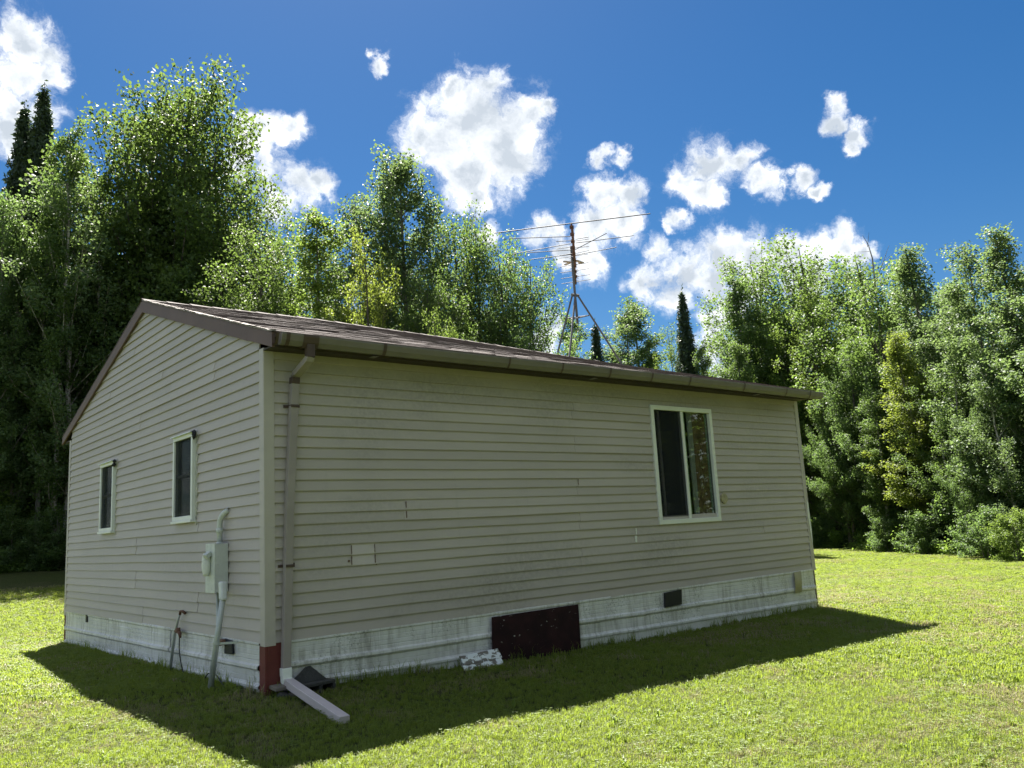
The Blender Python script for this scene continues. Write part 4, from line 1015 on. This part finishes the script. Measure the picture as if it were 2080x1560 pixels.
def edge_d(u): return float(np.interp(u,[1500,1560,1620,1700,1850,2000,2100,2300],[43,41,38.5,35.5,30.5,26.8,24.8,21.5]))
def ptree(kind,u,vtop,d,ws,rz,name,label,du=0,**k):
    """tree standing d metres from the camera along image column u, reaching up to row vtop"""
    if u>1520: d0=float(np.interp(u,[1500,1700,1850,2000,2100,2300],[29,28.3,27,26,25.2,24])); d=d-d0+edge_d(u)+(0 if kind.startswith('bush') else .8)
    P=at(u,vtop,d); x,y=P[0],P[1]; return tree(kind,x,y,float(P[2]-gz(x,y))/.985,ws,rz,name,label,**k)
T=ptree
# left woods, nearest first
T('maple',322,150,31,.84,.6,'maple_tree','tallest broad maple with two dark trunks rising behind the gable peak')
T('birch',170,395,29,1.05,1.0,'birch_tree','pale birch with forked white stem, left of the gable',leaf=L_aspen)
T('aspen3',20,420,29.5,1.2,2.1,'aspen_tree','leafy aspen at the left edge below the spruces',leaf=L_pop)
T('spruce',90,180,35,.66,.3,'spruce_tree','taller of the two dark spruces at the upper left')
T('spruce',50,218,35.5,.66,1.9,'spruce_tree','shorter dark spruce just left of the taller one')
T('poplar1',-190,290,31,.85,2.9,'poplar_tree','poplar cut by the left edge with a few leaves reaching in',leaf=L_pop)
T('poplar2',-20,520,32,1.0,.9,'poplar_tree','dark broadleaf tree deep in the left woods behind the leaning pale trunks',leaf=L_dark)
T('poplar1',105,500,32,1.0,1.7,'poplar_tree','dark broadleaf tree deep in the woods below the tall spruces',leaf=L_dark)
T('poplar2',215,470,33,1.0,3.0,'poplar_tree','dark broadleaf tree deep in the woods behind the forked birch',leaf=L_dark)
T('poplar_dense',480,400,29,.85,4.2,'poplar_tree','broadleaf tree filling the gap right of the big maple trunks',leaf=L_maple)
T('poplar_dense',550,480,24,.9,2.2,'poplar_tree','bushy tree low behind the roof to the right of the big maple',leaf=L_maple)
T('aspen3',630,425,21,1.15,.2,'aspen_tree','slender loose leaved aspen above the roof right of the big maple',leaf=L_light)
T('aspen2',690,400,23,1.0,1.2,'aspen_tree','narrow dark aspen standing between the loose aspen and the pointed one')
T('aspen_point',815,306,22,.92,2.4,'aspen_tree','tall pointed aspen whose tip touches the big cloud')
T('poplar2',748,480,20,.62,3.4,'young_maple','yellow green young maple in front of the pointed aspen',leaf=L_yel,cat='tree')
T('poplar_dense',948,428,23,.72,.5,'poplar_tree','dark round topped poplar right of the pointed aspen',leaf=L_pop)
T('poplar_dense',1038,500,22.5,.74,1.5,'poplar_tree','dark poplar whose crown hangs out toward the antenna',leaf=L_dark)
T('poplar_dense',880,560,20,.6,2.0,'poplar_tree','low leafy tree just above the roof under the dark poplars',leaf=L_pop)
T('poplar2',905,625,18,.5,2.0,'young_maple','small yellow green crown peeping over the roof below the round topped poplar',leaf=L_light,cat='tree')
# far trees seen past the antenna
T('aspen3',1150,640,42,1.1,.3,'aspen_tree','sparse distant aspen seen between the antenna tripod legs')
T('spruce2',1208,660,41,.9,.3,'spruce_tree','small distant spruce under the right tripod leg')
T('aspen2',1250,622,43,1.25,.9,'aspen_tree','left half of the distant aspen clump right of the antenna')
T('aspen3',1292,612,44,1.35,1.9,'aspen_tree','right half of the distant aspen clump right of the antenna')
T('aspen3',1320,690,42,.9,2.9,'aspen_tree','thin distant aspen beside the clump, near the spire shaped spruce')
T('spruce2',1384,592,37,.8,1.3,'spruce_tree','spire shaped spruce standing alone above the roof')
T('poplar2',1375,655,39,.55,1.3,'maple_tree','light green distant maple behind the spire shaped spruce',leaf=L_light)
T('aspen3',1425,700,36,.8,4.0,'aspen_tree','thin bare stemmed tree right of the spire shaped spruce',leaf=L_pop)
# right woods
T('poplar_dense',1560,520,31,1.04,1.1,'poplar_tree','spreading poplar with arching limbs above the far roof corner',leaf=L_pop)
T('poplar1',1690,488,33,1.16,2.6,'poplar_tree','tall round poplar beside the bare dead branch',leaf=L_pop)
T('poplar2',1648,575,29,0.76,.4,'light_green_tree','bright light green tree just right of the roof corner',leaf=L_light,cat='tree')
T('poplar2',1790,512,31,1.04,1.9,'poplar_tree','broad poplar under the dead branch, tallest of the middle right woods',leaf=L_pop)
T('aspen1',1865,505,30,1.28,.7,'aspen_tree','pointed aspen between the broad poplar and the sky gap',leaf=L_aspen)
T('aspen2',1925,600,29,1.22,1.7,'aspen_tree','shorter aspen in the dip of the right treeline')
T('aspen2',1972,485,28,1.22,2.7,'aspen_tree','tall aspen with a loose tip, second from the right edge')
T('aspen1',2048,462,27.5,1.28,.1,'aspen_tree','tallest aspen at the right edge of the picture')
T('aspen2',2120,480,27,1.34,.8,'aspen_tree','aspen partly cut by the right edge of the picture')
T('aspen1',1835,680,27,1.34,.8,'young_maple','reddish tipped young maple in front of the right woods',leaf=L_yel,cat='tree')
T('poplar2',1730,690,27.5,0.85,.2,'poplar_tree','dark low tree left of the reddish tipped maple',leaf=L_dark)
T('birch',1900,740,26.5,1.10,1.2,'birch_tree','leafy birch right of the reddish tipped maple',leaf=L_pop)
T('birch',2025,700,26,1.10,2.2,'birch_tree','birch with a pale trunk showing low at the right edge',leaf=L_aspen)
T('aspen3',1780,800,26.5,1.46,3.2,'young_birch','slim young birch with a thin white stem at the lawn edge',leaf=L_pop,bark=B_birch,cat='tree')
T('poplar1',1690,760,27,0.73,5.0,'poplar_tree','low dark crown right beside the far corner of the house',leaf=L_dark)
T('poplar2',1960,820,26,0.73,5.5,'poplar_tree','low dark crown near the lawn under the tall right aspens',leaf=L_dark)
# woods filling the depth (identical looking interior trees)
rr=np.random.default_rng(77); kinds=['poplar1','aspen3','aspen1','aspen2','birch']
LM=[(-999,'beyond the left picture edge'),(-20,'behind the left edge aspen'),(60,'under the two spruces'),(130,'behind the forked birch'),(215,'left of the maple trunks'),(330,'behind the maple trunks'),(420,'right of the maple trunks'),(520,'behind the bushy tree by the maple'),(610,'behind the loose aspen'),(680,'behind the narrow dark aspen'),(760,'left of the pointed aspen'),(840,'right of the pointed aspen'),(920,'behind the round topped poplar'),(1000,'behind the antenna side poplar'),
 (1480,'left of the far roof corner'),(1550,'behind the arching poplar'),(1610,'behind the light green tree'),(1670,'right of the light green tree'),(1730,'behind the dead branch'),(1790,'behind the broad right poplar'),(1850,'behind the pointed right aspen'),(1905,'in the dip of the treeline'),(1960,'behind the loose tipped aspen'),(2020,'behind the tallest right aspen'),(2075,'at the right picture edge'),(2140,'past the right picture edge'),(2190,'farther past the right edge')]
USED=set()
def fill(us,dr,vt,label,group,leafs,hs=1.0):
    for u in us:
        lab=label+' '+[t for q,t in LM if q<=u][-1]
        lab=next(l for l in (lab,'nearer '+lab,'farther '+lab,'farthest '+lab,'hidden '+lab) if l not in USED); USED.add(lab)
        d=rr.uniform(*dr); uu=u+rr.uniform(-18,18); k=kinds[rr.integers(len(kinds))]
        T(k,uu,vt+rr.uniform(-45,45),d,rr.uniform(.85,1.15),rr.uniform(0,6.28),'woodland_tree',lab,group=group,leaf=leafs[rr.integers(len(leafs))],cat='tree')
fill(range(-150,300,55),(34,42),560,'shadowed tree deep in the left woods','trees deep inside the left woods',[L_dark,L_pop])
fill(range(-120,300,60),(30,33),760,'shaded low tree by the lawn','low trees behind the left lawn',[L_dark])
fill(range(300,1060,70),(27,34),600,'second row tree over the roof','second row trees behind the house',[L_dark,L_pop])
fill(range(1480,2250,55),(36,44),600,'shadowed tree deep in the right woods','trees deep inside the right woods',[L_dark,L_pop])
fill(range(1500,2250,60),(30,34),740,'shaded low tree by the lawn','low trees behind the right lawn',[L_dark,L_pop])
# shrubs standing along the lawn edge
for i,(k,u,v,d,ws,lf,lb) in enumerate((('bush',1668,1050,28.3,1.2,L_dark,'round leafy shrub nearest the far corner of the house'),('bush',1800,1050,26.9,1.3,L_dark,'spreading shrub under the reddish tipped maple'),
  ('bush',1868,1040,26.3,1.2,L_dark,'dark shrub in the middle of the right lawn edge'),('bush',1990,1030,25.4,1.2,L_dark,'broad dark shrub near the birch at the right'),('bush',2052,1035,24.9,1.0,L_light,'bright green shrub at the foot of the rightmost birch'),
  ('bush',-30,1030,27.5,1.2,L_dark,'shrub cut by the left edge of the picture'),('bush2',30,1045,27.4,1.3,L_pop,'shrub between the two leftmost pale trunks'),('bush',82,1050,27.3,1.2,L_dark,'low shrub left of the crooked pale stem'),('bush',130,1030,27.2,1.2,L_pop,'shrub touching the left edge of the gable'))):
    T(k,u,v,d,ws,i*1.1,'shrub',lb,leaf=lf,cat='shrub')
# dead branch
mb=MB(); DD=38.5; p0=at(1790,700,DD); q1=at(1772,525,DD); q2=at(1752,478,DD); q3=at(1765,472,DD); q4=at(1806,498,DD)
mb.tube([p0+(0,0,-8),p0,q1],[.09,.05,.03],6); mb.tube([q1,(q1+q2)/2+(.1,0,.1),q2],[.03,.018,.006],5); mb.tube([(q1+q2)/2,q3],[.015,.005],4); mb.tube([lerp(p0,q1,.7),q4],[.025,.006],5)
mb.tube([lerp(q1,q2,.3),at(1742,512,DD)],[.012,.005],4); mb.tube([lerp(lerp(p0,q1,.7),q4,.6),at(1815,515,DD)],[.012,.005],4)
tag(mb.build('dead_tree',B_grey,None),'bare dead tree whose grey branch sticks up above the right poplars','tree')
# leaning pale trunks at the woods' edge on the left: thin trees
for i,(u,vt_,d,lb) in enumerate(((4,700,28.6,'thick pale trunked aspen at the very left edge of the lawn'),(40,760,29,'pale trunked aspen second from the left edge'),(103,640,28.8,'thin crooked pale stemmed aspen beside the far corner of the gable'),(152,560,28.3,'thin pale stem seen just left of the gable edge'))):
    T('aspen3' if i%2 else 'aspen2',u,vt_-300,d,.75,i*1.3+.4,'aspen_tree' if i%2 else 'pale_trunk_tree',lb,bark=(B_birch if i==3 else B_grey),leaf=L_dark if i<3 else L_pop,cat='tree')
# unseen opposite woods reflected in panes, near and tall to darken the long wall
for i in range(12):
    a_=-1.95+i*.15; x=4+math.cos(a_)*(19 if i%2 else 16); y=-4+math.sin(a_)*(19 if i%2 else 16)
    tree(kinds[i%5],x,y,13+2*math.sin(i*2.1),1.3,i*.8,'opposite_tree','leafy tree opposite the house, '+['first','second','third','fourth','fifth','sixth','seventh','eighth','ninth','tenth','eleventh','twelfth'][i]+' of the row from the left','tree',group='trees opposite the house',leaf=[L_pop,L_light,L_aspen][i%3])
# understory: leafy mass along the woods' edge, ferns in front
def scatter_foliage(name,label,pts,hfun,n,leaf,mat,sig,seed,cat):
    r=np.random.default_rng(seed); C=[]
    P=np.array(pts); seg=np.linalg.norm(np.diff(P,axis=0),axis=1); cum=np.r_[0,np.cumsum(seg)]
    nc=int(cum[-1]*6)
    for i in range(nc):
        s=r.random()*cum[-1]; k=min(np.searchsorted(cum,s)-1,len(seg)-1); k=max(k,0); t=(s-cum[k])/seg[k]
        p=P[k]*(1-t)+P[k+1]*t; dirv=(P[k+1]-P[k])/seg[k]; nrm=np.array([-dirv[1],dirv[0]])
        off=abs(r.normal(0,1))*hfun[1]; x,y=p+nrm*off*hfun[2]
        z=gz(x,y)+r.random()**1.3*hfun[0]*(.6+.4*math.sin(s*1.3)+.25*min(off,2)); C.append((x,y,z))
    C=np.array(C); idx=r.integers(0,len(C),n); Q=C[idx]+r.normal(0,1,(n,3))*sig*np.array([1,1,.8])
    Q[:,2]=np.maximum(Q[:,2],gz(Q[:,0],Q[:,1])+.02)
    V=leaf_quads(Q,leaf[0],leaf[1],r,up=.5,droop=.2)
    o=link(name,npmesh(name,V,np.arange(len(V)).reshape(-1,4)),mat); tag(o,label,cat,kind='stuff'); return o
def edgeline(us,ds): return [at(u,1000,d)[:2] for u,d in zip(us,ds)]
LE=edgeline([-250,-100,0,100,200,400,700],[28.2,28,27.8,27.8,27.8,28,28.6])
US=[1540,1620,1700,1850,2000,2100,2300]; RE=edgeline(US,[edge_d(u)+.6 for u in US])
scatter_foliage('left_undergrowth','shaded undergrowth of shrubs along the left woods edge',LE,(3.0,1.5,1),90000,(.11,.09),L_light,.24,5,'undergrowth')
scatter_foliage('right_undergrowth','shaded undergrowth of shrubs along the right woods edge',RE,(2.0,1.5,1),70000,(.11,.09),L_dark,.24,6,'undergrowth')
LF_=edgeline([-250,0,100,250],[27.2,27,27,27]); RF_=edgeline(US,[edge_d(u)-.6 for u in US])
scatter_foliage('left_ferns','low weeds and ferns fringing the left lawn edge',LF_,(.45,.5,1),14000,(.10,.05),L_fern,.12,7,'ferns')
scatter_foliage('right_ferns','bright ferns and weeds fringing the right lawn edge',RF_,(.8,.5,1),32000,(.11,.06),L_fern,.13,8,'ferns')
# far woods closing the horizon behind the first rows
def belt(name,label,us,ds,h,n,seed,mat=L_dark):
    r=np.random.default_rng(seed); P=np.array(edgeline(us,ds)); t=r.random(n)*(len(P)-1); k=t.astype(int); f=(t-k)[:,None]
    Q=P[k]*(1-f)+P[np.minimum(k+1,len(P)-1)]*f+r.normal(0,1.5,(n,2))
    z=gz(Q[:,0],Q[:,1])+h*r.random(n)*(.75+.25*np.sin(t*9)*np.sin(t*23+1))
    V=leaf_quads(np.column_stack([Q,z]),.34,.28,r,up=.3)
    o=link(name,npmesh(name,V,np.arange(len(V)).reshape(-1,4)),mat); tag(o,label,'woods',kind='stuff')
belt('left_far_woods','dark depth of the woods behind the left trees',[-300,0,300,700,1100],[48,46,46,44,42],6.5,42000,1)
belt('right_far_woods','dark depth of the woods behind the right trees',[1480,1700,1900,2100,2400],[58,54,48,45,42],8,42000,2)

P_=[(4+math.cos(a)*24,-4+math.sin(a)*24) for a in np.linspace(-2.0,-.2,9)]
r_=np.random.default_rng(9); n_=26000; t_=r_.random(n_)*8; k_=t_.astype(int); P_=np.array(P_); Q_=P_[k_]*(1-(t_-k_)[:,None])+P_[k_+1]*(t_-k_)[:,None]+r_.normal(0,1.2,(n_,2))
V_=leaf_quads(np.column_stack([Q_,gz(Q_[:,0],Q_[:,1])+9*r_.random(n_)]),.4,.34,r_,up=.3)
o=link('opposite_far_woods',npmesh('opposite_far_woods',V_,np.arange(len(V_)).reshape(-1,4)),L_dark); tag(o,'leafy depth of the woods on the opposite side of the lawn','woods',kind='stuff')
